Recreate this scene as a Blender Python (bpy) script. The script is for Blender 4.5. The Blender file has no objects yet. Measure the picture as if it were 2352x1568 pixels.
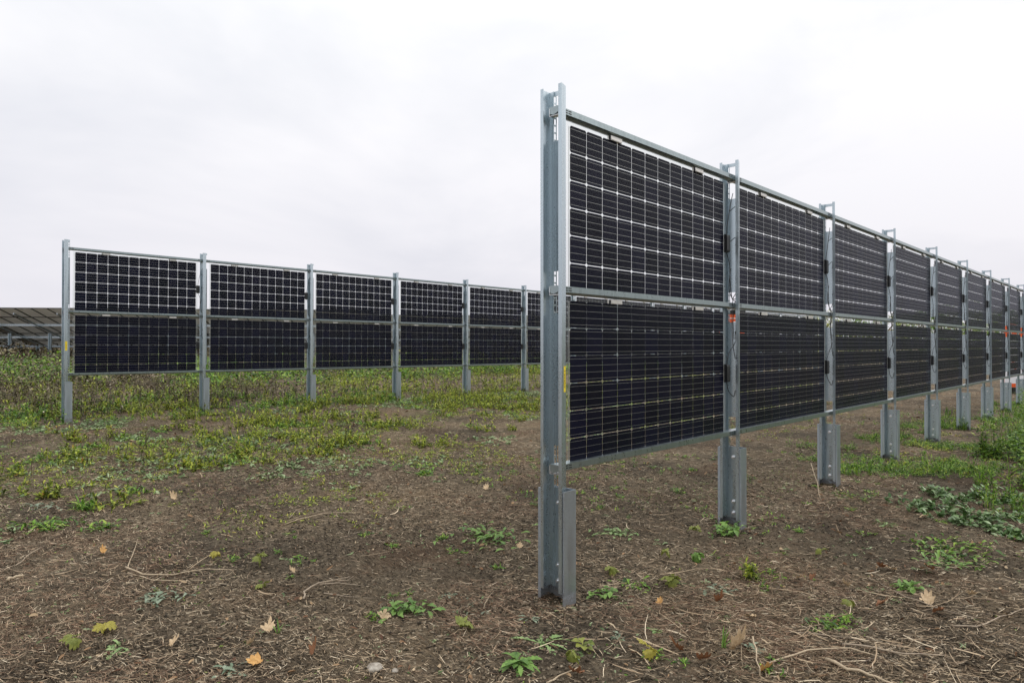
import bpy, math, random
import numpy as np
from mathutils import Vector, Matrix
random.seed(7); R = np.random.default_rng(11)
sc = bpy.context.scene
col = sc.collection

# ------------------------------------------------------------------ camera
TH = math.radians(43.69); CAMZ = 1.49
cam_d = bpy.data.cameras.new('camera'); cam = bpy.data.objects.new('camera', cam_d); col.objects.link(cam)
cam_d.lens = 24.0; cam_d.sensor_width = 36.0; cam_d.clip_end = 6000; cam_d.clip_start = 0.05
cam.location = (0, 0, CAMZ)
PITCH = 0.0057
cam.rotation_euler = (math.radians(90) + PITCH, 0, TH)
sc.camera = cam
FW = (-math.sin(TH), math.cos(TH)); RT = (math.cos(TH), math.sin(TH))

# ------------------------------------------------------------------ noise and terrain
def hsh(i, j, s):
    v = np.sin(i * 127.1 + j * 311.7 + s * 74.7) * 43758.5453
    return v - np.floor(v)
def vn(x, y, s=0):
    i = np.floor(x); j = np.floor(y); u = x - i; v = y - j
    u = u * u * (3 - 2 * u); v = v * v * (3 - 2 * v)
    return (hsh(i, j, s) * (1 - u) + hsh(i + 1, j, s) * u) * (1 - v) + (hsh(i, j + 1, s) * (1 - u) + hsh(i + 1, j + 1, s) * u) * v
def fbm(x, y, s=0, o=3):
    a = 0; w = 0.5; t = 0
    for k in range(o):
        a = a + w * vn(x, y, s + k * 13); t += w; w *= 0.5
        x, y = x * 2.03 * 0.9 + y * 0.6 + 3.1, y * 2.03 * 0.9 - x * 0.3 + 1.7
    return a / t
def ss(a, b, x):
    t = np.clip((x - a) / (b - a), 0, 1); return t * t * (3 - 2 * t)
def ground(x, y, fine=True):
    x = np.asarray(x, float); y = np.asarray(y, float)
    d = np.hypot(x, y)
    z = 0.215 * ss(-4.0, -12.5, x) * (1 - 0.35 * ss(5, 22, y)) + 0.03 * ss(-14, -40, x)
    z = z + 0.05 * (fbm(x / 2.6, y / 2.6, 3, 2) - 0.5) * ss(0.3, 1.2, np.abs(x + 2.57)) * ss(0.3, 1.2, np.abs(x + 13.15))
    if fine:
        k = 1 / (1 + (d / 14) ** 2)
        ridge = np.sin((x * 0.75 + y * 0.66 + 0.5 * fbm(x / 2, y / 2, 21, 2)) * 11)   # shallow harrow marks
        z = z + k * (0.045 * (fbm(x / 0.36, y / 0.36, 5, 3) - 0.5) + 0.024 * (fbm(x / 0.08, y / 0.08, 8, 3) - 0.5) + 0.007 * ridge * (.4 + 1.6 * vn(x / 1.4, y / 1.4, 91))) - .014 * np.exp(-((x + 2.5) ** 2 + (y - 3.05) ** 2) / .12)
    return z
def G(px, py):
    """ground point seen at display pixel (2352 x 1568 frame)"""
    tx = (px - 1176) / 1568.0; ty = -(py - 784) / 1568.0
    ty2 = ty * math.cos(PITCH) + math.sin(PITCH)
    d = 5.0
    for _ in range(12):
        x = d * (FW[0] + tx * RT[0]); y = d * (FW[1] + tx * RT[1])
        d = (float(ground(x, y)) - CAMZ) / ty2
    return x, y

# ------------------------------------------------------------------ materials
def mat(name, base=(.5, .5, .5), rough=.6, metal=0.0, spec=.5):
    m = bpy.data.materials.new(name); m.use_nodes = True
    b = m.node_tree.nodes['Principled BSDF']
    b.inputs['Base Color'].default_value = (*base, 1); b.inputs['Roughness'].default_value = rough
    b.inputs['Metallic'].default_value = metal; b.inputs['Specular IOR Level'].default_value = spec
    return m
def nd(m, t, **k):
    n = m.node_tree.nodes.new(t)
    for a, v in k.items():
        if a.startswith('i_'): n.inputs[a[2:].replace('_', ' ')].default_value = v
        else: setattr(n, a, v)
    return n
def lk(m, a, b): m.node_tree.links.new(a, b)
def ramp(m, fac, stops, interp='LINEAR'):
    r = m.node_tree.nodes.new('ShaderNodeValToRGB'); r.color_ramp.interpolation = interp
    e = r.color_ramp.elements
    while len(e) < len(stops): e.new(0.5)
    for k, (p, c) in enumerate(stops): e[k].position = p; e[k].color = (*c, 1)
    lk(m, fac, r.inputs[0]); return r
def bsdf(m): return m.node_tree.nodes['Principled BSDF']

def galv(name, base, rough, var=.12, metal=.9):
    m = mat(name, base, rough, metal)
    tc = nd(m, 'ShaderNodeTexCoord')
    vor = nd(m, 'ShaderNodeTexVoronoi', i_Scale=130.0); lk(m, tc.outputs['Object'], vor.inputs['Vector'])
    mp = nd(m, 'ShaderNodeMapping'); mp.inputs['Scale'].default_value = (14, 14, 1.1); lk(m, tc.outputs['Object'], mp.inputs['Vector'])
    no = nd(m, 'ShaderNodeTexNoise', i_Scale=2.2, i_Detail=5.0); lk(m, mp.outputs[0], no.inputs['Vector'])
    mx = nd(m, 'ShaderNodeMath', operation='ADD'); a = nd(m, 'ShaderNodeMath', operation='MULTIPLY'); a.inputs[1].default_value = .25
    sp = nd(m, 'ShaderNodeSeparateColor'); lk(m, vor.outputs['Color'], sp.inputs[0]); lk(m, sp.outputs[0], a.inputs[0])
    lk(m, a.outputs[0], mx.inputs[0]); lk(m, no.outputs[0], mx.inputs[1])
    lo = tuple(c * (1 - var * 1.6) for c in base); hi = tuple(min(1, c * (1 + var)) for c in base)
    r = ramp(m, mx.outputs[0], [(.35, lo), (.85, hi)]); lk(m, r.outputs[0], bsdf(m).inputs['Base Color'])
    rr = ramp(m, mx.outputs[0], [(.3, (rough * .8,) * 3), (.9, (min(1, rough * 1.35),) * 3)]); lk(m, rr.outputs[0], bsdf(m).inputs['Roughness'])
    return m
M = {}
M['galv'] = galv('galvanised_steel', (.52, .60, .64), .28, .07)
M['galv_rail'] = galv('rail_steel', (.34, .40, .41), .30, .08)
M['galv_pile'] = galv('pile_steel', (.49, .55, .61), .38, .06)
m = M['galv_pile']        # mud splashed on the lowest hand's breadth of each pile
tcm = nd(m, 'ShaderNodeTexCoord'); sxm = nd(m, 'ShaderNodeSeparateXYZ'); lk(m, tcm.outputs['Object'], sxm.inputs[0]); nm = nd(m, 'ShaderNodeTexNoise', i_Scale=28.0, i_Detail=6.0, i_Roughness=.7); lk(m, tcm.outputs['Object'], nm.inputs['Vector'])
mm = nd(m, 'ShaderNodeMapRange'); mm.inputs[1].default_value = .17; mm.inputs[2].default_value = .0; lk(m, sxm.outputs[2], mm.inputs[0])
am = nd(m, 'ShaderNodeMath', operation='MULTIPLY_ADD'); am.inputs[1].default_value = .62; lk(m, mm.outputs[0], am.inputs[0]); lk(m, nm.outputs[0], am.inputs[2]); rm = ramp(m, am.outputs[0], [(.86, (0,) * 3), (1.0, (.7,) * 3)])
src = bsdf(m).inputs['Base Color'].links[0].from_socket; mxm = nd(m, 'ShaderNodeMix', data_type='RGBA'); lk(m, rm.outputs[0], mxm.inputs[0]); lk(m, src, mxm.inputs[6]); mxm.inputs[7].default_value = (.10, .08, .055, 1); lk(m, mxm.outputs[2], bsdf(m).inputs['Base Color'])
iv = nd(m, 'ShaderNodeMath', operation='SUBTRACT'); iv.inputs[0].default_value = .9; lk(m, rm.outputs[0], iv.inputs[1]); lk(m, iv.outputs[0], bsdf(m).inputs['Metallic'])
M['zinc'] = galv('bright_zinc', (.85, .86, .87), .28, .05)
M['black'] = mat('black_plastic', (.012, .013, .014), .42)
M['rubber'] = mat('cable_rubber', (.014, .014, .015), .5)
M['yellow'] = mat('yellow_sticker', (.80, .62, .02), .5)
M['ink'] = mat('black_ink', (.03, .025, .02), .6)
M['ribbon'] = mat('cell_ribbon', (.62, .62, .60), .35, .9)
m = mat('solar_cell', (.006, .007, .012), .5, 0, .08); M['cell'] = m
gi = nd(m, 'ShaderNodeNewGeometry')
r = ramp(m, gi.outputs['Random Per Island'], [(0, (.0015, .0022, .008)), (1, (.0035, .0042, .017))]); lk(m, r.outputs[0], bsdf(m).inputs['Base Color'])
# clear module glass: see-through with a mirror coat that strengthens towards grazing view
m = bpy.data.materials.new('module_glass'); m.use_nodes = True; M['glass'] = m
m.node_tree.nodes.remove(bsdf(m)); out = m.node_tree.nodes['Material Output']
lw = nd(m, 'ShaderNodeLayerWeight'); lw.inputs['Blend'].default_value = .5
p5 = nd(m, 'ShaderNodeMath', operation='POWER'); p5.inputs[1].default_value = 5.0; lk(m, lw.outputs['Facing'], p5.inputs[0])
ma = nd(m, 'ShaderNodeMath', operation='MULTIPLY_ADD'); ma.inputs[1].default_value = .13; ma.inputs[2].default_value = .004; lk(m, p5.outputs[0], ma.inputs[0])
tr = nd(m, 'ShaderNodeBsdfTransparent'); tr.inputs[0].default_value = (.965, .975, .968, 1)
gl = nd(m, 'ShaderNodeBsdfGlossy'); gl.inputs['Roughness'].default_value = .06; gl.inputs[0].default_value = (.84, .84, 1, 1)
ms = nd(m, 'ShaderNodeMixShader'); lk(m, ma.outputs[0], ms.inputs[0]); lk(m, tr.outputs[0], ms.inputs[1]); lk(m, gl.outputs[0], ms.inputs[2])
df = nd(m, 'ShaderNodeBsdfDiffuse'); df.inputs[0].default_value = (.42, .38, .33, 1)
tcg = nd(m, 'ShaderNodeTexCoord'); mg = nd(m, 'ShaderNodeMapping'); mg.inputs['Scale'].default_value = (1, 3, .8); lk(m, tcg.outputs['Object'], mg.inputs[0])
oi = nd(m, 'ShaderNodeObjectInfo'); vm = nd(m, 'ShaderNodeVectorMath', operation='SCALE'); vm.inputs[3].default_value = 40; cx = nd(m, 'ShaderNodeCombineXYZ'); lk(m, oi.outputs['Random'], cx.inputs[1]); lk(m, cx.outputs[0], vm.inputs[0])
va = nd(m, 'ShaderNodeVectorMath', operation='ADD'); lk(m, mg.outputs[0], va.inputs[0]); lk(m, vm.outputs[0], va.inputs[1])
ngx = nd(m, 'ShaderNodeTexNoise', i_Scale=3.0, i_Detail=7.0, i_Roughness=.65); lk(m, va.outputs[0], ngx.inputs['Vector'])
dr = ramp(m, ngx.outputs[0], [(.45, (.0005,) * 3), (.75, (.011,) * 3)]); md = nd(m, 'ShaderNodeMixShader'); lk(m, dr.outputs[0], md.inputs[0]); lk(m, ms.outputs[0], md.inputs[1]); lk(m, df.outputs[0], md.inputs[2])
lk(m, md.outputs[0], out.inputs[0])
# clear plastic film that holds the cells: faintly milky where there is no cell
m = bpy.data.materials.new('encapsulant_film'); m.use_nodes = True; M['film'] = m
m.node_tree.nodes.remove(bsdf(m)); t1 = nd(m, 'ShaderNodeBsdfTransparent'); t2 = nd(m, 'ShaderNodeBsdfDiffuse'); t3 = nd(m, 'ShaderNodeBsdfTranslucent'); t2.inputs[0].default_value = t3.inputs[0].default_value = (.8, .8, .78, 1)
x1_ = nd(m, 'ShaderNodeMixShader'); x1_.inputs[0].default_value = .5; lk(m, t2.outputs[0], x1_.inputs[1]); lk(m, t3.outputs[0], x1_.inputs[2]); x2_ = nd(m, 'ShaderNodeMixShader'); x2_.inputs[0].default_value = .06; lk(m, t1.outputs[0], x2_.inputs[1]); lk(m, x1_.outputs[0], x2_.inputs[2]); lk(m, x2_.outputs[0], m.node_tree.nodes['Material Output'].inputs[0])

def island(name, stops, rough=.7, trans=0.0, spec=.3):
    m = mat(name, stops[0][1], rough, 0, spec); g = nd(m, 'ShaderNodeNewGeometry')
    r = ramp(m, g.outputs['Random Per Island'], stops); lk(m, r.outputs[0], bsdf(m).inputs['Base Color'])
    if trans:
        t = nd(m, 'ShaderNodeBsdfTranslucent'); x = nd(m, 'ShaderNodeMixShader'); x.inputs[0].default_value = trans
        lk(m, r.outputs[0], t.inputs[0]); lk(m, bsdf(m).outputs[0], x.inputs[1]); lk(m, t.outputs[0], x.inputs[2])
        lk(m, x.outputs[0], m.node_tree.nodes['Material Output'].inputs[0])
    return m
M['straw'] = island('dry_straw', [(0, (.055, .039, .023)), (.35, (.17, .120, .071)), (.65, (.37, .268, .165)), (.88, (.58, .45, .29)), (1, (.76, .64, .46))])
M['redstraw'] = island('red_brown_stalk', [(0, (.065, .034, .020)), (.5, (.19, .105, .060)), (.85, (.36, .23, .14)), (1, (.56, .43, .29))])
M['weed_yg'] = island('yellow_green_leaf', [(0, (.035, .042, .012)), (.28, (.09, .12, .018)), (.55, (.23, .30, .035)), (.82, (.43, .50, .06)), (.96, (.58, .60, .10)), (1, (.42, .20, .06))], .5, .35)
M['weed_g'] = island('green_leaf', [(0, (.020, .055, .010)), (.35, (.08, .17, .02)), (.75, (.19, .35, .035)), (1, (.38, .48, .08))], .45, .3)
M['weed_grey'] = island('grey_green_leaf', [(0, (.07, .12, .04)), (.5, (.17, .25, .09)), (1, (.36, .44, .24))], .6, .15)
M['dead'] = island('dead_stem', [(0, (.030, .022, .014)), (.45, (.075, .056, .030)), (.75, (.12, .11, .04)), (.93, (.22, .17, .10)), (1, (.48, .42, .32))])
M['broad'] = island('broad_green_leaf', [(0, (.04, .09, .02)), (.5, (.10, .18, .05)), (.85, (.20, .30, .12)), (1, (.32, .40, .22))], .45, .15)
M['mud'] = island('soil_crumb', [(0, (.022, .017, .011)), (.6, (.085, .066, .043)), (1, (.26, .21, .145))], .95)
M['litter'] = island('leaf_litter', [(0, (.09, .04, .02)), (.4, (.19, .10, .05)), (.8, (.36, .23, .12)), (1, (.52, .40, .25))], .7, .1)
def plain_leaf(name, a, b, rough=.5, tr_=.25):
    m = mat(name, a, rough, 0, .35); tc = nd(m, 'ShaderNodeTexCoord'); n = nd(m, 'ShaderNodeTexNoise', i_Scale=45.0, i_Detail=3.0)
    lk(m, tc.outputs['Object'], n.inputs['Vector']); g = nd(m, 'ShaderNodeNewGeometry')
    ad = nd(m, 'ShaderNodeMath', operation='ADD'); s = nd(m, 'ShaderNodeMath', operation='MULTIPLY'); s.inputs[1].default_value = .5
    lk(m, g.outputs['Random Per Island'], s.inputs[0]); lk(m, s.outputs[0], ad.inputs[0]); lk(m, n.outputs[0], ad.inputs[1])
    r = ramp(m, ad.outputs[0], [(.35, a), (.95, b)]); lk(m, r.outputs[0], bsdf(m).inputs['Base Color'])
    t = nd(m, 'ShaderNodeBsdfTranslucent'); x = nd(m, 'ShaderNodeMixShader'); x.inputs[0].default_value = tr_
    lk(m, r.outputs[0], t.inputs[0]); lk(m, bsdf(m).outputs[0], x.inputs[1]); lk(m, t.outputs[0], x.inputs[2])
    lk(m, x.outputs[0], m.node_tree.nodes['Material Output'].inputs[0]); return m
M['L_green'] = plain_leaf('rosette_green', (.05, .12, .025), (.20, .34, .07))
M['L_pale'] = plain_leaf('rosette_pale_green', (.11, .21, .06), (.32, .44, .17))
M['L_grey'] = plain_leaf('silvery_green_leaf', (.12, .18, .10), (.30, .36, .25))
M['L_yellow'] = plain_leaf('seedling_yellow', (.20, .18, .03), (.46, .40, .07))
M['L_yg'] = plain_leaf('seedling_yellow_green', (.08, .12, .02), (.27, .29, .06))
M['L_tan'] = plain_leaf('tan_dry_leaf', (.40, .26, .13), (.66, .50, .31), .65, .1)
M['L_orange'] = plain_leaf('orange_dry_leaf', (.42, .19, .05), (.68, .40, .14), .65, .15)
M['L_brown'] = plain_leaf('brown_dry_leaf', (.12, .05, .025), (.32, .15, .07), .65, .1)
M['wood'] = plain_leaf('twig_bark', (.16, .12, .085), (.40, .32, .23), .8, 0)
M['wood_p'] = plain_leaf('pale_stalk', (.20, .145, .09), (.50, .40, .27), .8, 0)
m = mat('stone', (.3, .27, .22), .9); M['stone'] = m
tc = nd(m, 'ShaderNodeTexCoord'); n = nd(m, 'ShaderNodeTexNoise', i_Scale=30.0, i_Detail=6.0); lk(m, tc.outputs['Object'], n.inputs['Vector'])
r = ramp(m, n.outputs[0], [(.35, (.15, .12, .09)), (.65, (.46, .42, .35))]); lk(m, r.outputs[0], bsdf(m).inputs['Base Color'])

# soil
m = mat('soil', (.1, .08, .06), .95, 0, .15); M['soil'] = m
tc = nd(m, 'ShaderNodeTexCoord'); P = tc.outputs['Object']
def noise(scale, det=5.0, rough=.6, vec=None, dist=0.0):
    n = nd(m, 'ShaderNodeTexNoise', i_Scale=scale, i_Detail=det, i_Roughness=rough, i_Distortion=dist); lk(m, vec or P, n.inputs['Vector']); return n
n1 = noise(.55, 4); n2 = noise(11, 8, .72); n3 = noise(150, 4, .7)
mp = nd(m, 'ShaderNodeMapping'); mp.inputs['Rotation'].default_value = (0, 0, math.radians(41)); mp.inputs['Scale'].default_value = (1.0, 6.0, 1); lk(m, P, mp.inputs['Vector'])
n4 = noise(14, 8, .75, mp.outputs[0], 1.2)                 # chopped stalk texture lying one way
soilc = ramp(m, n2.outputs[0], [(.34, (.050, .039, .026)), (.5, (.165, .128, .084)), (.66, (.36, .29, .195))])
strc = ramp(m, n4.outputs[0], [(.42, (.044, .033, .021)), (.53, (.225, .168, .106)), (.66, (.60, .48, .32))])
mk = ramp(m, n1.outputs[0], [(.38, (.12,) * 3), (.62, (.75,) * 3)])
mix1 = nd(m, 'ShaderNodeMix', data_type='RGBA'); lk(m, mk.outputs[0], mix1.inputs[0]); lk(m, soilc.outputs[0], mix1.inputs[6]); lk(m, strc.outputs[0], mix1.inputs[7])
nr = noise(1.1, 5, .6); rk = ramp(m, nr.outputs[0], [(.52, (0,) * 3), (.68, (.45,) * 3)])
mixr = nd(m, 'ShaderNodeMix', data_type='RGBA'); lk(m, rk.outputs[0], mixr.inputs[0]); lk(m, mix1.outputs[2], mixr.inputs[6]); mixr.inputs[7].default_value = (.15, .076, .040, 1)
# thin moss and seedlings colour the weedy strip beyond the second row
sx = nd(m, 'ShaderNodeSeparateXYZ'); lk(m, P, sx.inputs[0])
mr = nd(m, 'ShaderNodeMapRange'); mr.inputs[1].default_value = -6; mr.inputs[2].default_value = -12; lk(m, sx.outputs[0], mr.inputs[0])
ng = noise(2.6, 6, .7); gk = ramp(m, ng.outputs[0], [(.50, (0,) * 3), (.66, (.5,) * 3)])
gm = nd(m, 'ShaderNodeMath', operation='MULTIPLY'); lk(m, mr.outputs[0], gm.inputs[0]); lk(m, gk.outputs[0], gm.inputs[1])
mix2 = nd(m, 'ShaderNodeMix', data_type='RGBA'); lk(m, gm.outputs[0], mix2.inputs[0]); lk(m, mixr.outputs[2], mix2.inputs[6]); mix2.inputs[7].default_value = (.085, .105, .026, 1)
nw = noise(.8, 4, .55); wk = ramp(m, nw.outputs[0], [(.36, (.52, .53, .55)), (.56, (1, 1, 1)), (.75, (1.12, 1.08, 1.0))])
mixw = nd(m, 'ShaderNodeMix', data_type='RGBA', blend_type='MULTIPLY'); mixw.inputs[0].default_value = 1; lk(m, mix2.outputs[2], mixw.inputs[6]); lk(m, wk.outputs[0], mixw.inputs[7]); lk(m, mixw.outputs[2], bsdf(m).inputs['Base Color'])
ad = nd(m, 'ShaderNodeMath', operation='ADD'); lk(m, n2.outputs[0], ad.inputs[0]); lk(m, n4.outputs[0], ad.inputs[1])
ad2 = nd(m, 'ShaderNodeMath', operation='MULTIPLY_ADD'); ad2.inputs[1].default_value = .35; lk(m, n3.outputs[0], ad2.inputs[0]); lk(m, ad.outputs[0], ad2.inputs[2])
bp = nd(m, 'ShaderNodeBump', i_Strength=1.0, i_Distance=.035); lk(m, ad2.outputs[0], bp.inputs['Height']); lk(m, bp.outputs[0], bsdf(m).inputs['Normal'])

# ------------------------------------------------------------------ mesh helpers
def tag(o, label=None, cat=None, group=None, kind=None):
    if label: o['label'] = label
    if cat: o['category'] = cat
    if group: o['group'] = group
    if kind: o['kind'] = kind
    return o
def empty(name, loc, rz=0.0, label=None, cat=None, group=None):
    o = bpy.data.objects.new(name, None); col.objects.link(o); o.location = loc; o.rotation_euler = (0, 0, rz); o.empty_display_size = .1
    return tag(o, label, cat, group)
class MB:
    def __init__(s): s.v = []; s.f = []
    def add(s, v, f):
        b = len(s.v); s.v += [tuple(p) for p in v]; s.f += [tuple(i + b for i in q) for q in f]; return s
    def box(s, a, b):
        x0, y0, z0 = a; x1, y1, z1 = b
        return s.add([(x0,y0,z0),(x1,y0,z0),(x1,y1,z0),(x0,y1,z0),(x0,y0,z1),(x1,y0,z1),(x1,y1,z1),(x0,y1,z1)],
                     [(0,3,2,1),(4,5,6,7),(0,1,5,4),(1,2,6,5),(2,3,7,6),(3,0,4,7)])
    def sheet(s, poly, z0, z1, t=.003):
        """folded sheet-metal profile in xy, extruded in z"""
        n = len(poly); P = [Vector(p) for p in poly]; offs = []
        for i in range(n):
            d1 = (P[i] - P[i-1]).normalized() if i else None; d2 = (P[i+1] - P[i]).normalized() if i < n - 1 else None
            if d1 is None: nn = Vector((-d2.y, d2.x))
            elif d2 is None: nn = Vector((-d1.y, d1.x))
            else:
                a = Vector((-d1.y, d1.x)); b = Vector((-d2.y, d2.x)); nn = (a + b).normalized(); nn = nn / max(.3, nn.dot(a))
            offs.append(nn * t / 2)
        v = []
        for p, o in zip(P, offs):
            for q in (p + o, p - o): v += [(q.x, q.y, z0), (q.x, q.y, z1)]
        f = []
        for i in range(n - 1):
            a = 4 * i; b = a + 4
            f += [(a, a+1, b+1, b), (a+2, b+2, b+3, a+3), (a+1, a+3, b+3, b+1), (a, b, b+2, a+2)]
        e = 4 * (n - 1); f += [(0, 2, 3, 1), (e, e+1, e+3, e+2)]
        return s.add(v, f)
    def prism(s, poly, axis, a, b):
        """closed polygon extruded along axis; poly gives the two other coordinates in order"""
        n = len(poly)
        def mk(p, t): return (t, p[0], p[1]) if axis == 0 else ((p[0], t, p[1]) if axis == 1 else (p[0], p[1], t))
        return s.add([mk(p, a) for p in poly] + [mk(p, b) for p in poly],
                     [tuple(range(n))[::-1], tuple(range(n, 2 * n))] + [(i, (i+1) % n, n + (i+1) % n, n + i) for i in range(n)])
    def tube(s, pts, r, k=8, r1=None):
        pts = [Vector(p) for p in pts]; n = len(pts); v = []; f = []; up = Vector((.31, .2, .93))
        for i, p in enumerate(pts):
            d = (pts[min(i+1, n-1)] - pts[max(i-1, 0)]).normalized(); a = d.cross(up)
            if a.length < .05: a = d.cross(Vector((1, 0, 0)))
            a.normalize(); b = d.cross(a); rr = r + ((r1 if r1 is not None else r) - r) * i / max(1, n - 1)
            for j in range(k):
                q = p + (a * math.cos(6.28319 * j / k) + b * math.sin(6.28319 * j / k)) * rr; v.append(tuple(q))
        for i in range(n - 1):
            for j in range(k):
                f.append((i*k + j, i*k + (j+1) % k, (i+1)*k + (j+1) % k, (i+1)*k + j))
        f += [tuple(range(k))[::-1], tuple(range((n-1)*k, n*k))]
        return s.add(v, f)
    def mesh(s, name, m, smooth=False):
        me = bpy.data.meshes.new(name); me.from_pydata(s.v, [], s.f); me.materials.append(m)
        if smooth:
            for p in me.polygons: p.use_smooth = True
        me.update(); return me
    def build(s, name, m, parent=None, smooth=False):
        return place(name, s.mesh(name, m, smooth), parent)
def place(name, me, parent=None, loc=(0, 0, 0)):
    o = bpy.data.objects.new(name, me); col.objects.link(o); o.location = loc
    if parent: o.parent = parent
    return o
def np_mesh(name, V, F, m, smooth=False):
    me = bpy.data.meshes.new(name); nv = len(V); nf = len(F); k = F.shape[1]
    me.vertices.add(nv); me.vertices.foreach_set('co', V.astype(np.float32).ravel())
    me.loops.add(nf * k); me.loops.foreach_set('vertex_index', F.astype(np.int32).ravel())
    me.polygons.add(nf); me.polygons.foreach_set('loop_start', np.arange(0, nf * k, k, dtype=np.int32))
    if smooth: me.polygons.foreach_set('use_smooth', np.ones(nf, dtype=bool))
    me.materials.append(m); me.update(calc_edges=True); me.validate(); return me
def blades(base, dirv, side, length, width, prof, droop, curl=None, fold=0.0):
    """many leaf or stalk ribbons at once. base,dirv,side (n,3); prof = relative half widths; droop in units of length"""
    n = len(base); k = len(prof); t = np.linspace(0, 1, k); prof = np.asarray(prof)
    L = length[:, None, None]; ctr = base[:, None, :] + dirv[:, None, :] * L * t[None, :, None]
    ctr[:, :, 2] -= droop[:, None] * length[:, None] * t[None, :] ** 2
    if curl is not None: ctr = ctr + side[:, None, :] * (curl[:, None] * length[:, None] * (t[None, :] ** 2))[:, :, None]
    w = side[:, None, :] * (width[:, None] * prof[None, :] * .5)[:, :, None]
    if fold:
        up = np.zeros_like(w); up[:, :, 2] = fold * (width[:, None] * prof[None, :] * .5)
        V = np.stack([ctr - w + up, ctr, ctr + w + up], axis=2); c = 3
    else:
        V = np.stack([ctr - w, ctr + w], axis=2); c = 2
    V = V.reshape(-1, 3); F = []
    for i in range(k - 1):
        for j in range(c - 1): F.append([i*c + j, i*c + j + 1, (i+1)*c + j + 1, (i+1)*c + j])
    F = np.array(F); F = (F[None] + (np.arange(n) * k * c)[:, None, None]).reshape(-1, 4)
    return V, F
def merge(parts):
    V = []; F = []; b = 0
    for v, f in parts: V.append(v); F.append(f + b); b += len(v)
    return np.concatenate(V), np.concatenate(F)
def dirs(az, el): return np.stack([np.cos(az) * np.cos(el), np.sin(az) * np.cos(el), np.sin(el)], -1)
def sides(az, tilt=None):
    s = np.stack([-np.sin(az), np.cos(az), np.zeros_like(az)], -1)
    if tilt is not None:
        s = s * np.cos(tilt)[:, None]; s[:, 2] = np.sin(tilt)
    return s

# ------------------------------------------------------------------ ground: one sheet, fine in front, out to the horizon
fa = math.atan2(FW[1], FW[0])
a = np.concatenate([np.linspace(-math.radians(52), math.radians(52), 760), np.linspace(math.radians(52), 2 * math.pi - math.radians(52), 62)[1:-1]])
rr = np.concatenate([[.05, .6, 1.2, 1.8], np.geomspace(2.1, 30, 620), np.geomspace(30, 4500, 60)[1:]])
A_, R_ = np.meshgrid(a + fa, rr, indexing='ij'); X = R_ * np.cos(A_); Y = R_ * np.sin(A_); Z = ground(X, Y)
na, nr_ = X.shape; idx = np.arange(na * nr_).reshape(na, nr_); nx = np.roll(idx, -1, 0)
F = np.stack([idx[:, :-1], idx[:, 1:], nx[:, 1:], nx[:, :-1]], -1).reshape(-1, 4)
g = place('ground', np_mesh('ground', np.stack([X, Y, Z], -1).reshape(-1, 3), F, M['soil'], True)); tag(g, kind='structure')

# ------------------------------------------------------------------ the two rows of upright panels
S = 2.25; Y0 = 3.03
S_ = None
ROWS = [dict(x=-2.578, dz=0.0, slope=0.0, n=10, k=1.0, adj='right-hand'), dict(x=-13.148, dz=.237, slope=-.009, n=16, k=.9962, adj='left-hand')]
RAILZ = [2.8640, 1.8190, .7780]; CP = .1643; CZ = .1655; CY0 = .162; PX = .006
CELLZ = {'upper': 1.49 + .3275, 'lower': 1.49 - .7235}
ORD = ['first', 'second', 'third', 'fourth', 'fifth', 'sixth', 'seventh', 'eighth', 'ninth', 'tenth', 'eleventh', 'twelfth', 'thirteenth', 'fourteenth', 'fifteenth', 'sixteenth', 'seventeenth']
PLATES = [(2.972, 3.0), (1.93, 2.706), (.897, 1.68), (.065, .65)]
def post_meshes():
    c = MB()
    c.sheet([(-.060, 0), (-.081, 0), (-.079, .078), (-.054, .080), (-.048, .075)], .065, 3.0)
    c.sheet([(.054, 0), (.078, 0), (.060, .058)], .065, 3.0)
    for z0, z1 in PLATES:
        c.sheet([(-.0465, .074), (-.0465, .102)], z0, z1); c.sheet([(-.0445, .0850), (.036, .0850), (.0595, .057)], z0, z1)
    for (z0, z1) in [(2.706, 2.972), (1.68, 1.93), (.65, .897)]:       # slotted strips beside the openings
        c.box((-.048, .0740, z0), (-.045, .0800, z1)); c.box((-.048, .0980, z0), (-.045, .1040, z1)); z = z0
        while z < z1 - .005: c.box((-.0477, .0800, z), (-.0453, .0980, min(z + .010, z1))); z += .044
    p = MB(); p.sheet([(-.086, .005), (-.104, .005), (-.104, .112), (.089, .112), (.089, .005), (.0815, .005)], -.35, .65, .004)
    b = MB()
    def cyl(mb, r, y0, y1, k): mb.prism([(r * math.cos(6.28319 * i / k), r * math.sin(6.28319 * i / k)) for i in range(k)], 1, y0, y1)
    cyl(b, .0165, .078, .0833, 16); cyl(b, .0125, .067, .078, 6); cyl(b, .0065, .055, .067, 10)
    br = MB(); br.sheet([(-.022, .010), (-.022, .040), (.050, .040)], -.030, .010, .0025); br.prism([(.008, -.034), (.040, -.034), (.040, -.006), (.024, .006), (.008, .002)], 0, -.022, -.0195)
    br.box((-.022, .008, -.0365), (.050, .041, -.034))
    return c.mesh('column', M['galv']), p.mesh('pile', M['galv_pile']), b.mesh('bolt', M['zinc']), br.mesh('bracket', M['zinc'])
me_col, me_pile, me_bolt, me_br = post_meshes()
rail = MB(); x0, x1 = PX - .035, PX + .035
rail.prism([(x0, -.0175), (PX, -.0300), (x1, -.0175), (x1, .0175), (x1 - .006, .0185), (x0 + .006, .0185), (x0, .0175)], 1, 0, S - .004)
nbody = len(rail.f)
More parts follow.
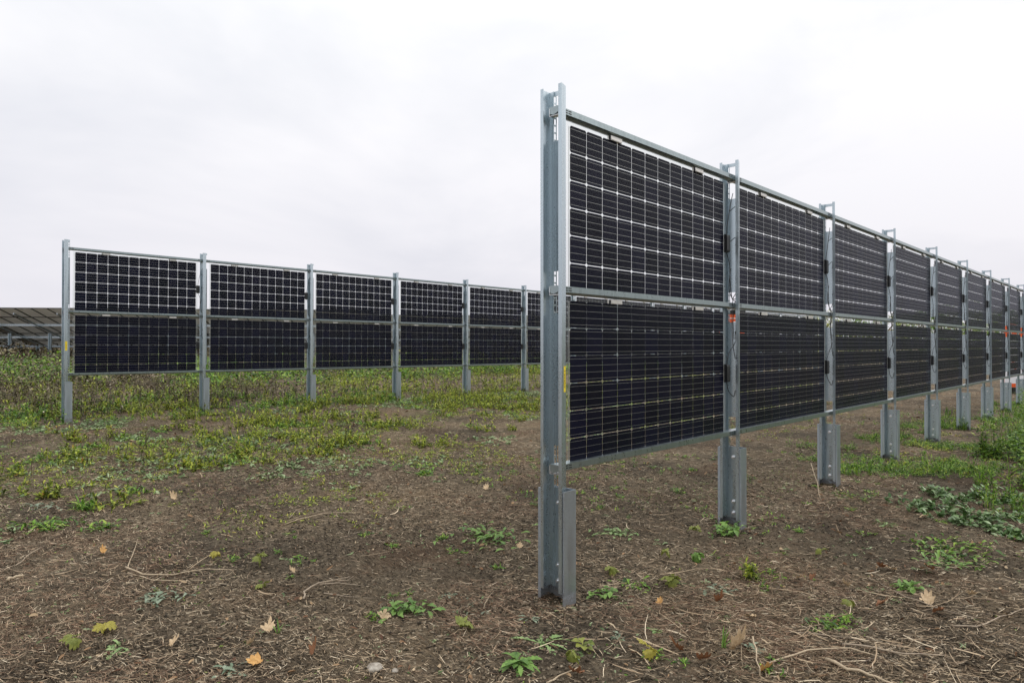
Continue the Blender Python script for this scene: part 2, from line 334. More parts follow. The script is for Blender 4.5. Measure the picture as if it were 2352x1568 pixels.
for yy in (.075, .111, S - .085, S - .049):
    for zz in (.007, -.007):
        rail.prism([(yy + .011 * math.copysign(1, math.cos(t)) + .0035 * math.cos(t), zz + .0035 * math.sin(t)) for t in [i * math.pi / 6 + .01 for i in range(12)]], 0, x1 - .001, x1 + .0012)
me_rail = rail.mesh('rail', M['galv_rail']); me_rail.materials.append(M['black'])
for i in range(nbody, len(rail.f)): me_rail.polygons[i].material_index = 1
def panel_meshes():
    c = MB(); hz = CZ - .0050; hy = CP - .0042; ch = .0100
    for i in range(12):
        for j in range(6):
            y = i * CP + .0021; z = j * CZ + .0025
            c.prism([(y+ch, z), (y+hy-ch, z), (y+hy, z+ch), (y+hy, z+hz-ch), (y+hy-ch, z+hz), (y+ch, z+hz), (y, z+hz-ch), (y, z+ch)], 0, -.0005, .0005)
    r = MB()
    for j in range(6):
        for k in range(4):
            z = j * CZ + CZ * (k + .5) / 4
            for xx in (-.0010, .0006): r.box((xx, -.009, z - .00055), (xx + .0004, 12 * CP + .009, z + .00055))
    for y in (-.010, 12 * CP + .008): r.box((-.0012, y, .01), (.0012, y + .003, 6 * CZ - .01))
    gl_ = MB(); gl_.box((-.0035, -.032, -.013), (.0035, 12 * CP + .048, 6 * CZ + .018))
    fl = MB(); fl.box((-.0022, -.030, -.011), (-.0014, 12 * CP + .046, 6 * CZ + .016))
    jb = MB(); jb.prism([(.0036, -.074), (.028, -.068), (.032, -.055), (.032, .055), (.028, .068), (.0036, .074)], 1, 12 * CP + .004, 12 * CP + .058)
    jb.prism([(-.020, -.060), (-.0036, -.066), (-.0036, .066), (-.020, .060)], 1, 12 * CP + .006, 12 * CP + .052)
    cl = MB(); cl.box((-.012, 0, 0), (.016, .125, .028)); cl.box((.0155, .004, .004), (.018, .121, .012))
    pad = MB(); pad.box((.004, -.006, -.003), (.015, -.0005, .024))
    return c.mesh('cells', M['cell']), r.mesh('ribbons', M['ribbon']), gl_.mesh('glass', M['glass']), fl.mesh('film', M['film']), jb.mesh('junction_box', M['black']), cl.mesh('clamp', M['zinc']), pad.mesh('clamp_pad', M['black'])
me_cells, me_rib, me_glass, me_film, me_jb, me_cl, me_pad = panel_meshes()
M['clampm'] = galv('clamp_aluminium', (.74, .72, .68), .4, .05); me_cl.materials[0] = M['clampm']
def cable_mesh(kind, seed):
    q = random.Random(seed); out_l = []; yb = 12 * CP + .03; pm = S - CY0 - .03   # next post front, local
    def sp(pts, r=.0032, n=14):
        P = [Vector(p) for p in pts]; out_ = []
        P2 = [P[0]] + P + [P[-1]]
        for i in range(1, len(P2) - 2):
            for k in range(n):
                t = k / n; a_, b_, c_, d_ = P2[i-1], P2[i], P2[i+1], P2[i+2]
                out_.append(.5 * ((2*b_) + (-a_ + c_)*t + (2*a_ - 5*b_ + 4*c_ - d_)*t*t + (-a_ + 3*b_ - 3*c_ + d_)*t**3))
        out_.append(P[-1]); c = MB(); c.tube(out_, r, 6); out_l.append(c.mesh('cable', M['rubber'], True))
    h = 3 * CZ
    j = lambda s=.02: q.uniform(-s, s)
    if kind == 'upper':
        sp([(.012, yb, h + .07), (.02, yb + .02, h + .20 + j()), (.03, yb + .05, h + .34 + j()), (.02, yb + .10, h + .42)])
        sp([(.012, yb, h - .07), (.02, yb + .035, h - .16 + j()), (.025, yb + .04, h - .30 + j()), (.022, yb + .08, h - .44), (.03, yb + .12, .03), (.02, yb + .06, -.02)])
        sp([(.02, yb + .05, h + .27), (.04, yb + .11, h + .31 + j()), (.05, pm + .03, h + .26)])
        sp([(.02, yb + .05, h + .02), (.04, yb + .11, h + .06 + j()), (.05, pm + .03, h - .01)])
        sp([(.05, pm + .03, h - .28 + j()), (.04, yb + .12, h - .38), (.028, yb + .09, .06), (.04, yb + .05, .0)])
        sp([(.02, yb + .06, .30), (.02, yb + .03, .14 + j()), (.03, yb + .08, .05), (.045, yb + .14, .06 + j()), (.03, yb + .16, -.02)])
    else:
        sp([(.012, yb, h + .07), (.02, yb + .03, h + .15 + j()), (.04, yb + .10, h + .24 + j(.03)), (.05, pm + .02, h + .34)])
        sp([(.012, yb, h - .07), (.02, yb + .02, h - .14 + j()), (.035, yb + .08, h - .18 + j()), (.05, pm + .02, h - .14 + j())])
        sp([(.03, yb + .07, 6 * CZ + .02), (.03, yb + .06, 6 * CZ - .08), (.045, pm - .01, 6 * CZ - .25 + j()), (.05, pm + .02, 6 * CZ - .38)])
        sp([(.03, yb + .10, 6 * CZ + .02), (.02, yb + .10, 6 * CZ - .09 + j()), (.045, pm + .01, 6 * CZ - .22)])
    return out_l
cables = {k: [cable_mesh(k, s) for s in range(3)] for k in ('upper', 'lower')}
def text_mesh(body, size, m, name):
    cu = bpy.data.curves.new('t', 'FONT'); cu.body = body; cu.size = size; cu.extrude = .0002; cu.align_x = 'CENTER'; cu.align_y = 'CENTER'
    o = bpy.data.objects.new('t', cu); col.objects.link(o); dg = bpy.context.evaluated_depsgraph_get()
    me = bpy.data.meshes.new_from_object(o.evaluated_get(dg)); bpy.data.objects.remove(o); me.materials.clear(); me.materials.append(m); me.name = name
    return me
jit = random.Random(5)
for ri, rw in enumerate(ROWS):
    rn = rw['adj'] + ' row'
    for n in range(rw['n']):
        y = Y0 + n * S * rw['k']; dz = rw['dz'] + rw['slope'] * n
        if n == 0: lab = f"galvanised steel post with yellow sticker at the near end of the {rn}"
        elif n == 1: lab = f"galvanised steel post between the two largest bays of the {rn}"
        else: lab = f"galvanised steel post between the {ORD[n-1]} and {ORD[n]} bays of the {rn}"
        if n == rw['n'] - 1: lab = f"galvanised steel post closing the {ORD[n-1]} bay of the {rn}, last and farthest"
        t = empty('support_post', (rw['x'], y, dz), 0, lab, 'post', f"steel posts of the {rn}")
        place('pile', me_pile, t); place('column', me_col, t)
        for z in (.566, .20, .107): place('bolt', me_bolt, t, (-.008, 0, z))
        for z in RAILZ: place('bracket', me_br, t, (0, 0, z))
        if n == 0:
            zc = (1.295, 1.245)[ri]; yc = (.040, .028)[ri]; hw = (.0145, .018)[ri]
            s = MB(); s.box((.0, -hw, -.075), (.0005, hw, .075)); st = s.build('sticker', M['yellow'], t); st['label'] = 'yellow sticker'; st.location = (.0798 - .018 * yc / .058, yc, zc); st.rotation_euler = (0, 0, math.atan2(.018, .058))
            tm = text_mesh('AGRAR ' + '21'[ri], .026, M['ink'], 'lettering'); to = place('lettering', tm, st, (.0008, 0, 0))
            # reads upwards on the face that looks along +x
            to.rotation_euler = Matrix(((0, 0, 1), (0, 1, 0), (-1, 0, 0))).to_euler()
            to.rotation_euler = (Matrix.Rotation(math.pi/2, 4, 'X') @ Matrix.Rotation(0, 4, 'Z')).to_euler()
            mt = Matrix(((0, 0, 1, 0), (-1, 0, 0, 0), (0, 1, 0, 0), (0, 0, 0, 1)))
            # text x axis -> +z, text y axis -> -y, text normal -> +x
            mt = Matrix(((0, 0, 1), (0, -1, 0), (1, 0, 0))); to.rotation_euler = mt.to_euler()
        if n == rw['n'] - 1: continue
        tilt = math.atan2(rw['slope'], S)
        for k, z in enumerate(RAILZ):
            w = ('top', 'middle', 'bottom')[k]
            o = place('rail', me_rail, None, (rw['x'], y + .012, dz + z)); o.rotation_euler = (tilt, 0, 0)
            tag(o, f"{w} steel cross rail in the {ORD[n]} bay of the {rn}", 'rail', f"cross rails of the {rn}")
        for k, lv in enumerate(('upper', 'lower')):
            t = empty('solar_module', (rw['x'] + PX, y + CY0, dz + CELLZ[lv]), 0, f"{lv} black solar panel in the {ORD[n]} bay of the {rn}", 'solar panel', f"upright solar panels of the {rn}")
            t.rotation_euler = (tilt + jit.uniform(-.0008, .0008), jit.uniform(-.003, .003), jit.uniform(-.0012, .0012))
            place('glass', me_glass, t); place('film', me_film, t); c_ = place('cells', me_cells, t); place('ribbons', me_rib, c_)
            b = place('junction_box', me_jb, t, (0, 0, 3 * CZ))
            for cm in cables[lv][n % 3]: place('cable', cm, t)
            for yy in (.40, 1.49):
                cc = place('clamp', me_cl, t, (0, yy, 6 * CZ - .004)); place('clamp_pad', me_pad, cc)

# ------------------------------------------------------------------ tilted panel tables far behind on the left
M['backsheet'] = mat('panel_backsheet', (.80, .78, .74), .7); m = M['backsheet']; t_ = nd(m, 'ShaderNodeBsdfTranslucent'); t_.inputs[0].default_value = (.8, .8, .78, 1); x_ = nd(m, 'ShaderNodeMixShader'); x_.inputs[0].default_value = .19
lk(m, bsdf(m).outputs[0], x_.inputs[1]); lk(m, t_.outputs[0], x_.inputs[2]); lk(m, x_.outputs[0], m.node_tree.nodes['Material Output'].inputs[0]); M['frame_d'] = mat('dark_frame', (.05, .055, .05), .5, .4)
az = math.radians(6.0)            # the table runs to the right and slightly away
ex = Vector((RT[0] * math.cos(az) + FW[0] * math.sin(az), RT[1] * math.cos(az) + FW[1] * math.sin(az), 0)); ey = Vector((-ex.y, ex.x, 0))
def table(depth, pxl, ncol, ztop, tilt, nrow, label, postbase):
    tx = (pxl - 1176) / 1568.0; o = Vector((depth * (FW[0] + tx * RT[0]), depth * (FW[1] + tx * RT[1]), 0))
    t = empty('solar_table', o, math.atan2(ex.y, ex.x), label, 'solar table', 'tilted solar tables behind the rows')
    zt = ztop; ct, st = math.cos(tilt), math.sin(tilt); W = 1.02; H = 2.02
    pm = MB(); pm.box((.012, .012, -.02), (W - .012, H - .012, 0)); me_p = pm.mesh('module', M['backsheet'])
    fm = MB()
    for a_, b_ in (((0, 0), (W - .02, .035)), ((0, H - .035), (W - .02, H)), ((0, .035), (.03, H - .035)), ((W - .05, .035), (W - .02, H - .035))):
        fm.box((a_[0], a_[1], -.05), (b_[0], b_[1], .005))
    me_f = fm.mesh('module_frame', M['frame_d'])
    for i in range(ncol):
        for j in range(nrow):
            p = place('module', me_p, t, (i * W, j * (H + .02) * ct, zt - j * (H + .02) * st)); p.rotation_euler = (-tilt, 0, 0); place('module_frame', me_f, p)
    L = ncol * W; D = nrow * (H + .02)
    for d in (3.6, 6.8, 9.5):
        pu = MB(); pu.box((-.2, d * ct - .04, zt - d * st - .20), (L + .2, d * ct + .04, zt - d * st - .055)); pu.build('purlin', M['galv'], t)
    k = 0; xx = 1.0
    while xx < L:
        for d in (5.0, 8.6):
            po = MB(); po.sheet([(xx - .07, d * ct - .06), (xx - .10, d * ct - .06), (xx - .10, d * ct + .08), (xx + .10, d * ct + .08), (xx + .10, d * ct - .06)], -.3, zt - d * st - .32, .012); po.build('leg', M['galv'], t)
        rf = MB(); rf.prism([(.5, zt - .5 * st - .30), (D - .5, zt - (D - .5) * st - .30), (D - .5, zt - (D - .5) * st - .20), (.5, zt - .5 * st - .20)], 0, xx - .04, xx + .04); rf.build('rafter', M['galv'], t); xx += 2.75
    return t
table(44.0, -620, 14, 4.0, math.radians(15), 5, 'tilted solar table running out of the left edge of the frame', 0)
table(45.0, -120, 14, 4.0, math.radians(15), 5, 'long tilted solar table at the far left, seen from its shaded underside', 0)
table(46.9, 372, 14, 4.0, math.radians(15), 5, 'tilted solar table mostly hidden behind the left-hand row of upright panels', 0)
table(49.2, 840, 15, 3.7, math.radians(14), 5, 'lower tilted solar table glimpsed past the fourth post of the left-hand row', 0)
# pale stakes seen under the far row
for (px, py, h, lb) in ((554, 878, .95, 'short pale wooden stake under the second bay of the left-hand row'), (1001, 856, .95, 'short pale wooden stake seen under the fourth bay of the left-hand row')):
    x, y = G(px, py); q = MB(); q.prism([(.075 * math.cos(t), .075 * math.sin(t)) for t in np.linspace(0, 6.283, 11)[:-1]], 2, -.1, h)
    o = q.build('stake', M['wood_p']); o.location = (x, y, float(ground(x, y))); tag(o, lb, 'stake')

# ------------------------------------------------------------------ banners beyond the near row
M['orange'] = mat('orange_banner', (.78, .11, .015), .5); M['white'] = mat('white_banner', (.80, .80, .82), .5); M['navy'] = mat('navy_print', (.03, .03, .22), .5)
def at(px, depth):
    tx = (px - 1176) / 1568.0; return Vector((depth * (FW[0] + tx * RT[0]), depth * (FW[1] + tx * RT[1]), 0))
rz = TH
t = empty('banner', at(2301, 21.0), rz, 'orange and white advertising banner on a black base at the right edge, with navy lettering', 'banner', None)
q = MB(); q.box((0, 0, .20), (1.22, .08, 2.35)); q.build('board', M['white'], t)
q = MB(); q.box((.3, -.05, -.1), (1.15, .35, .195)); q.build('base', M['black'], t)
q = MB(); q.box((-.02, -.006, .33), (.07, -.002, 2.30)); q.box((0, -.006, .205), (1.22, -.002, .32)); q.box((.07, -.006, 1.75), (1.22, -.002, 2.30)); q.prism([(.30, .98), (.44, .98), (.44, .60)], 1, -.006, -.002); q.build('print', M['orange'], t)
ring = MB()
k = 20
for i in range(k):
    a0 = math.radians(50 + 270 * i / k); a1 = math.radians(50 + 270 * (i + 1) / k); c0 = (.76, .86)
    ring.prism([(c0[0] + .11 * math.cos(a0), c0[1] + .15 * math.sin(a0)), (c0[0] + .18 * math.cos(a0), c0[1] + .23 * math.sin(a0)), (c0[0] + .18 * math.cos(a1), c0[1] + .23 * math.sin(a1)), (c0[0] + .11 * math.cos(a1), c0[1] + .15 * math.sin(a1))], 1, -.010, -.003)
ring.build('letter', M['navy'], t)
def fence_banner(px, depth, w, z0, z1, label):
    t = empty('fence_banner', at(px, depth), rz, label, 'banner')
    q = MB(); q.box((0, 0, z0), (w, .03, z1)); q.build('cloth', M['orange'], t)
    q = MB(); q.box((0, -.006, z1 - .13), (w, -.001, z1 - .105))
    for i in range(int(w / .33)): q.box((.08 + i * .33, -.006, z1 - .30), (.27 + i * .33, -.001, z1 - .21))
    q.build('print', M['white'], t)
    q = MB(); q.box((-.03, -.01, z1 + .002), (w + .03, .05, z1 + .12)); q.box((-.05, -.01, -.2), (-.005, .05, z1)); q.box((w + .005, -.01, -.2), (w + .05, .05, z1)); q.build('frame', M['black'], t)
fence_banner(1652, 20, .74, 1.70, 2.40, 'small orange banner with white print glimpsed through the second post of the right-hand row')

# ------------------------------------------------------------------ trees beyond, on the right
def tree(x, y, h, r, seed, label):
    q = np.random.default_rng(seed); t = empty('tree', (x, y, 0), 0, label, 'tree', 'trees beyond the right-hand row')
    k = MB(); k.tube([(0, 0, -.3), (.05, .02, h * .35), (.0, .05, h * .8)], .13, 8, .04)
    for i in range(6):
        a_ = i * 1.1; k.tube([(0, 0, h * (.25 + .08 * i)), (r * .4 * math.cos(a_), r * .4 * math.sin(a_), h * (.4 + .08 * i)), (r * .75 * math.cos(a_), r * .75 * math.sin(a_), h * (.55 + .07 * i))], .05, 5, .015)
    k.build('trunk', M['wood'], t)
    nc = 26; ca = q.uniform(0, 6.28, nc); cr = r * np.sqrt(q.uniform(0, 1, nc)) * .85; cz = h * q.uniform(.25, .95, nc); cr = cr * np.sqrt(np.clip(1 - ((cz / h - .5) / .6) ** 2, .1, 1))
    n = 3600; ci = q.integers(0, nc, n); sr = q.uniform(.35, .7, nc)[ci] * (r / 1.8)
    d = q.normal(0, 1, (n, 3)); d /= np.linalg.norm(d, axis=1)[:, None]; d *= (sr * q.uniform(.5, 1, n) ** .5)[:, None]
    b = np.stack([cr * np.cos(ca), cr * np.sin(ca), cz], -1)[ci] + d
    aa = q.uniform(0, 6.28, n); V, F = blades(b, dirs(aa, q.uniform(-.8, .8, n)), sides(aa, q.uniform(-.8, .8, n)), q.uniform(.08, .17, n), q.uniform(.05, .1, n), [.3, 1, .1], np.full(n, .2))
    place('crown', np_mesh('crown', V, F, M['weed_yg' if seed % 3 == 0 else 'weed_g']), t)
TL = ['yellowish bushy tree behind the third and fourth posts of the right-hand row', 'green bushy tree behind the fourth bay of the right-hand row', 'green tree behind the fifth bay of the right-hand row', 'yellow-green tree behind the sixth bay of the right-hand row',
      'low green tree behind the seventh bay of the right-hand row', 'green tree behind the far end of the right-hand row', 'green tree glimpsed through the middle slit of the second bay on the right', 'yellow-green tree glimpsed through the middle slit of the third bay on the right']
for i, px in enumerate((2035, 2110, 2180, 2235, 2285, 2350, 1890, 1965)):
    p = at(px, 44 + 3 * (i % 2)); tree(p.x, p.y, 3.5 + .5 * ((i * 7) % 3), 2.0, 30 + i, TL[i])
hn = 24000; hy = R.uniform(0, 1, hn); hx = at(2450, 36); hx2 = at(6500, 14)
b = np.stack([hx.x + (hx2.x - hx.x) * hy + R.normal(0, .8, hn), hx.y + (hx2.y - hx.y) * hy + R.normal(0, .8, hn), R.uniform(0, 1, hn) ** .8 * (2.6 + 1.3 * fbm(hy * 14, hy * 0, 4, 3))], -1)
hn2 = 26000; hy = R.uniform(0, 1, hn2)  # taller unseen stretch of hedge, added so the steel posts mirror something dark
b = np.concatenate([b, np.stack([hx2.x + (30 - hx2.x) * hy + R.normal(0, .9, hn2), hx2.y + (-6 - hx2.y) * hy + R.normal(0, .9, hn2), R.uniform(0, 1, hn2) ** .8 * (5.0 + 2.2 * fbm(hy * 18, hy * 0, 4, 3))], -1)]); hn += hn2
aa = R.uniform(0, 6.28, hn); V, F = blades(b, dirs(aa, R.uniform(-.8, .8, hn)), sides(aa, R.uniform(-.8, .8, hn)), R.uniform(.15, .35, hn) * np.where(np.arange(hn) > hn - hn2, 1.7, 1), R.uniform(.08, .18, hn), [.3, 1, .1], np.full(hn, .2))
tag(place('hedge', np_mesh('hedge', V, F, M['weed_g'])), 'far green hedge mirrored in the right-hand glass, plus a stretch added to darken the posts', 'hedge', kind='stuff')

# ------------------------------------------------------------------ litter and ground cover (uncountable)
def scatter(n, r0, r1, half=50, uni=False):
    a_ = fa + np.radians(R.uniform(-half, half, n)); r_ = np.sqrt(R.uniform(r0**2, r1**2, n)) if uni else np.exp(R.uniform(math.log(r0), math.log(r1), n))
    return r_ * np.cos(a_), r_ * np.sin(a_)
def gz(x, y): return ground(x, y)
def straw(name, n, keepf, m, lmin, lmax, wmin, wmax, label, lift=.006, r0=2.1, r1=26):
    x, y = scatter(n, r0, r1); k = keepf(x, y) > R.uniform(0, 1, n); x, y = x[k], y[k]; n = len(x)
    az_ = R.normal(.75, .55, n) * np.where(R.uniform(0, 1, n) < .6, 1, 0) + R.uniform(0, 6.28, n) * np.where(R.uniform(0, 1, n) < .5, 1, 0)
    el = R.normal(.0, .13, n); L = np.exp(R.uniform(math.log(lmin), math.log(lmax), n)) * (1 + np.hypot(x, y) / 25)
    w = R.uniform(wmin, wmax, n) * (1 + np.hypot(x, y) / 9)
    b = np.stack([x, y, gz(x, y) + lift + np.abs(R.normal(0, .004, n))], -1)
    d = dirs(az_, el); b = b - d * (L * .5)[:, None]
    V, F = blades(b, d, sides(az_, R.uniform(-1, 1, n)), L, w, [.6, 1, 1, .5], R.normal(0, .16 if 'leaf' in name else .10, n), R.normal(0, .30, n), fold=.8 if 'leaf' in name else 0)
    tag(place(name, np_mesh(name, V, F, m)), label, 'litter', kind='stuff')
def bare(x, y): return fbm(x / 1.3, y / 1.3, 40, 3)
straw('straw_litter', 330000, lambda x, y: np.clip((bare(x, y) - .30) * 3.2, .08, 1), M['straw'], .010, .055, .0008, .0021, 'short tan straw litter strewn over the bare soil')
HX, HY = G(1880, 1475)
straw('stalk_litter', 9000, lambda x, y: .05 + 1.1 * np.exp(-(((x - HX) ** 2 + (y - HY) ** 2) / 1.1)), M['straw'], .06, .24, .0018, .0050, 'long pale dry stalks lying across the soil', .010)
straw('red_stalk_litter', 190000, lambda x, y: np.clip((fbm(x / .9, y / .9, 77, 3) - .50) * 8, .05, 1), M['redstraw'], .02, .085, .0007, .0017, 'matted red-brown stems lying in patches on the soil', .009)
straw('soil_crumbs', 60000, lambda x, y: np.ones_like(x), M['mud'], .004, .016, .003, .010, 'loose dark crumbs of soil', .003, 2.1, 9)
straw('leaf_litter', 2600, lambda x, y: np.clip((fbm(x / 1.7, y / 1.7, 51, 2) - .3) * 2, .1, 1), M['litter'], .012, .040, .005, .014, 'scraps of brown and orange fallen leaves on the soil', .008)

def clods(name, x, y, smin, smax, label):
    n = len(x); U = np.array([(1,0,0),(-1,0,0),(0,1,0),(0,-1,0),(0,0,1),(0,0,-1),(.7,.7,0),(-.7,.7,0),(-.7,-.7,0),(.7,-.7,0)], float)
    T = [(0,6,4),(6,2,4),(2,7,4),(7,1,4),(1,8,4),(8,3,4),(3,9,4),(9,0,4),(6,0,5),(2,6,5),(7,2,5),(1,7,5),(8,1,5),(3,8,5),(9,3,5),(0,9,5)]
    s_ = np.exp(R.uniform(math.log(smin), math.log(smax), n)); V = U[None] * R.uniform(.65, 1.35, (n, 10, 1)) * s_[:, None, None] * np.array([1, 1, .7]); a_ = R.uniform(0, 6.28, n); c_, k_ = np.cos(a_)[:, None], np.sin(a_)[:, None]
    V = np.stack([V[:, :, 0] * c_ - V[:, :, 1] * k_, V[:, :, 0] * k_ + V[:, :, 1] * c_, V[:, :, 2]], -1) + np.stack([x, y, ground(x, y) + .25 * s_], -1)[:, None]
    F = (np.array(T)[None] + (np.arange(n) * 10)[:, None, None]).reshape(-1, 3); tag(place(name, np_mesh(name, V.reshape(-1, 3), F, M['mud'])), label, 'soil', kind='stuff')
x, y = scatter(60000, 2.1, 12); k = np.clip((fbm(x / .9, y / .9, 444, 3) - .42) * 5, .05, 1) > R.uniform(0, 1, len(x)); clods('soil_clods', x[k], y[k], .0025, .013, 'small dark clods of soil')
px_, py_ = [], []
for n in range(10):
    a_ = R.uniform(0, 6.28, 260); r_ = R.gamma(2.2, .045, 260); px_.append(-2.585 + (.10 + r_) * np.cos(a_)); py_.append(Y0 + n * S + .055 + (.06 + r_) * np.sin(a_))
clods('disturbed_soil', np.concatenate(px_), np.concatenate(py_), .004, .020, 'loose soil heaved up round the feet of the steel piles')
def weeds(name, x, y, m, label, nl, h, ll, lw_, el0, el1, prof=(.3, 1, .8, .05), spread=.0, droop=.25, stem=True, cat='weeds'):
    n = len(x); k = R.integers(nl[0], nl[1] + 1, n); i = np.repeat(np.arange(n), k); N = len(i)
    hh = (h[0] + (h[1] - h[0]) * R.uniform(0, 1, n) ** 1.6 * (.35 + 1.3 * vn(x / .7, y / .7, 555)))[i]; f = R.uniform(0, 1, N); sa = R.uniform(0, 6.28, N); sr = spread * np.sqrt(R.uniform(0, 1, N)) * R.uniform(.5, 1.3, n)[i]
    lean = R.normal(0, .15, (n, 2))[i]
    b = np.stack([x[i] + sr * np.cos(sa) + lean[:, 0] * hh * f, y[i] + sr * np.sin(sa) + lean[:, 1] * hh * f, gz(x, y)[i] - .004 + hh * f * (1 - .5 * (sr / max(spread, .001)) ** 2 if spread else 1)], -1)
    aa = R.uniform(0, 6.28, N); el = R.uniform(el0, el1, N)
    P_ = [blades(b, dirs(aa, el), sides(aa, R.uniform(-.6, .6, N)), R.uniform(ll[0], ll[1], N), R.uniform(lw_[0], lw_[1], N), list(prof), R.uniform(0, 2 * droop, N))]
    if stem:
        b = np.stack([x, y, gz(x, y) - .02], -1); hs = np.zeros(n); np.maximum.at(hs, i, hh); ln = np.zeros((n, 2)); ln[i] = lean
        d = np.concatenate([ln, np.ones((n, 1))], 1)
        P_.append(blades(b, d, sides(R.uniform(0, 6.28, n)), hs + .02, np.full(n, .006), [1, .9, .8, .4], np.zeros(n)))
    V, F = merge(P_); o = place(name, np_mesh(name, V, F, m)); tag(o, label, cat, kind='stuff'); return o
def field(n, dens, r0=3, r1=40, half=50):
    x, y = scatter(n, r0, r1, half, True); k = dens(x, y) > R.uniform(0, 1, n); return x[k], y[k]
def band(x, y):       # weeds around and beyond the left-hand row, thinning towards the near row
    c = ss(-5.6, -8.6, x) * .8 + .2 * ss(-9, -12, x); p = .45 * fbm(x / 1.3, y / 1.3, 60, 2) + .55 * fbm(x / .5, y / .5, 160, 3)
    return c * np.clip((p - .50) * 12, .03, 1) * (1 - .8 * ss(-13.6, -14.6, x) * ss(5, 8, y))
def rect(n, dens, x0, x1, y0, y1):
    x = R.uniform(x0, x1, n); y = R.uniform(y0, y1, n); k = dens(x, y) > R.uniform(0, 1, n); return x[k], y[k]
def clumps(nc, dens, x0, x1, y0, y1, per, rad):
    cx_, cy_ = rect(nc, dens, x0, x1, y0, y1); k = R.integers(per[0], per[1], len(cx_)); i = np.repeat(np.arange(len(cx_)), k); rr_ = R.uniform(rad[0], rad[1], len(cx_))[i]
    a_ = R.uniform(0, 6.28, len(i)); q = np.sqrt(R.uniform(0, 1, len(i))) * rr_; return cx_[i] + q * np.cos(a_) * 1.2, cy_[i] + q * np.sin(a_), cx_
x, y, _ = clumps(2500, band, -16, -5.3, -1, 24, (3, 18), (.07, .34)); weeds('yellow_green_weeds', x, y, M['weed_yg'], 'yellow-green leafy weeds growing around the left-hand row', (9, 17), (.03, .17), (.035, .075), (.012, .024), .0, 1.3, prof=(.25, .8, 1, .1))
x, y, _ = clumps(1100, band, -16, -5.3, -1, 24, (3, 14), (.10, .40)); weeds('spreading_weeds', x, y, M['weed_g'], 'greener low weeds mixed into the growth around the left-hand row', (10, 18), (.02, .10), (.03, .07), (.010, .022), -.1, .9, spread=.07, stem=False)
x, y = rect(8000, lambda x, y: band(x, y) * np.clip((fbm(x / 2.2, y / 2.2, 90, 2) - .40) * 5, 0, 1), -16, -8, -1, 24); weeds('tall_yellow_green_weeds', x, y, M['weed_yg'], 'taller yellow-green weeds in clumps beside the left-hand row', (12, 20), (.12, .30), (.04, .085), (.010, .022), .3, 1.2)
x, y = rect(3000, lambda x, y: band(x, y), -16, -8, -1, 24); weeds('dark_weed_stems', x, y, M['dead'], 'thin dark stems standing among the yellow-green weeds', (7, 12), (.12, .32), (.02, .05), (.006, .014), -.2, 1.2)
x, y = rect(14000, lambda x, y: ss(-5.2, -8, x) * np.clip((fbm(x / .8, y / .8, 95, 3) - .51) * 6, 0, 1), -13.5, -5, -1, 18); weeds('grey_green_groundcover', x, y, M['weed_grey'], 'low grey-green leaves spreading on the soil before the left-hand row', (7, 12), (.005, .045), (.03, .075), (.012, .028), .0, .7, spread=.04, stem=False)
x, y = rect(7500, lambda x, y: ss(-13.3, -14.4, x) * np.clip((fbm(x / 1.2, y / 1.2, 99, 3) - .42) * 6, 0, 1) * (1 - .9 * ss(7.5, 10.5, y)), -22, -13.4, 0, 26); weeds('dead_dock_stems', x, y, M['dead'], 'dark brown dead stems standing behind the left-hand row', (14, 26), (.20, .62), (.03, .075), (.010, .026), -.4, 1.2)
x, y = rect(9000, lambda x, y: ss(-13.6, -15, x) * np.clip((fbm(x / 1.0, y / 1.0, 61, 3) - .50) * 8, 0, 1), -26, -13, 0, 34); weeds('far_green_weeds', x, y, M['weed_yg'], 'green weeds growing in clumps beyond the left-hand row', (8, 16), (.08, .36), (.05, .12), (.016, .038), .1, 1.2)
x, y = rect(4200, lambda x, y: ss(-12.2, -13.2, x) * np.clip((fbm(x / .9, y / .9, 65, 3) - .54) * 8, 0, 1), -17, -12, 0, 10); weeds('far_green_tufts', x, y, M['weed_g'], 'deeper green tufts between the dead stems', (8, 16), (.06, .26), (.04, .10), (.014, .032), .1, 1.2)
x, y = rect(1700, lambda x, y: np.clip((fbm(x / 3, y / 3, 12, 2) - .46) * 8, 0, 1), -46, -20, 0, 44); weeds('far_shrubs', x, y, M['weed_g'], 'low green bushes under the far tilted tables', (60, 90), (.5, 1.0), (.08, .16), (.04, .08), -.3, 1.2, spread=.6)
x, y = rect(5200, lambda x, y: ss(-46, -54, x) + 0 * y, -100, -46, -5, 90); weeds('distant_scrub', x, y, M['dead'], 'distant brown scrub along the horizon on the left', (18, 30), (.9, 1.7), (.2, .4), (.08, .16), -.3, 1.2, spread=1.2, stem=False)
x, y = rect(2600, lambda x, y: np.clip((fbm(x / 2.4, y / 2.4, 18, 2) - .36) * 6, 0, 1), -50, -22, 0, 50); weeds('far_brown_shrubs', x, y, M['dead'], 'brown autumn scrub under the far tilted tables', (50, 80), (.5, 1.15), (.07, .14), (.03, .06), -.3, 1.2, spread=.5)
def rstrip(x, y):
    e = ss(6.6, 8.4, y + .9 * (x + 1.6)) * ss(-4.2, -3.0, x); p = fbm(x / .8, y / .8, 71, 3)
    return e * np.clip((p - .44) * 8, 0, 1)
def right_clumps(x, y): return ss(6.8, 8.6, y + .9 * (x + 1.6)) * ss(-4.0, -2.9, x) * np.clip((fbm(x / .9, y / .9, 71, 3) - .42) * 5, .03, 1)
x, y, _ = clumps(300, right_clumps, -4.2, -.6, 6.4, 22, (10, 34), (.08, .34)); weeds('feathery_weeds', x, y, M['weed_g'], 'feathery bright green clumps around the posts at the right', (22, 34), (.03, .15), (.016, .042), (.004, .011), -.2, 1.3, spread=.05, stem=False)
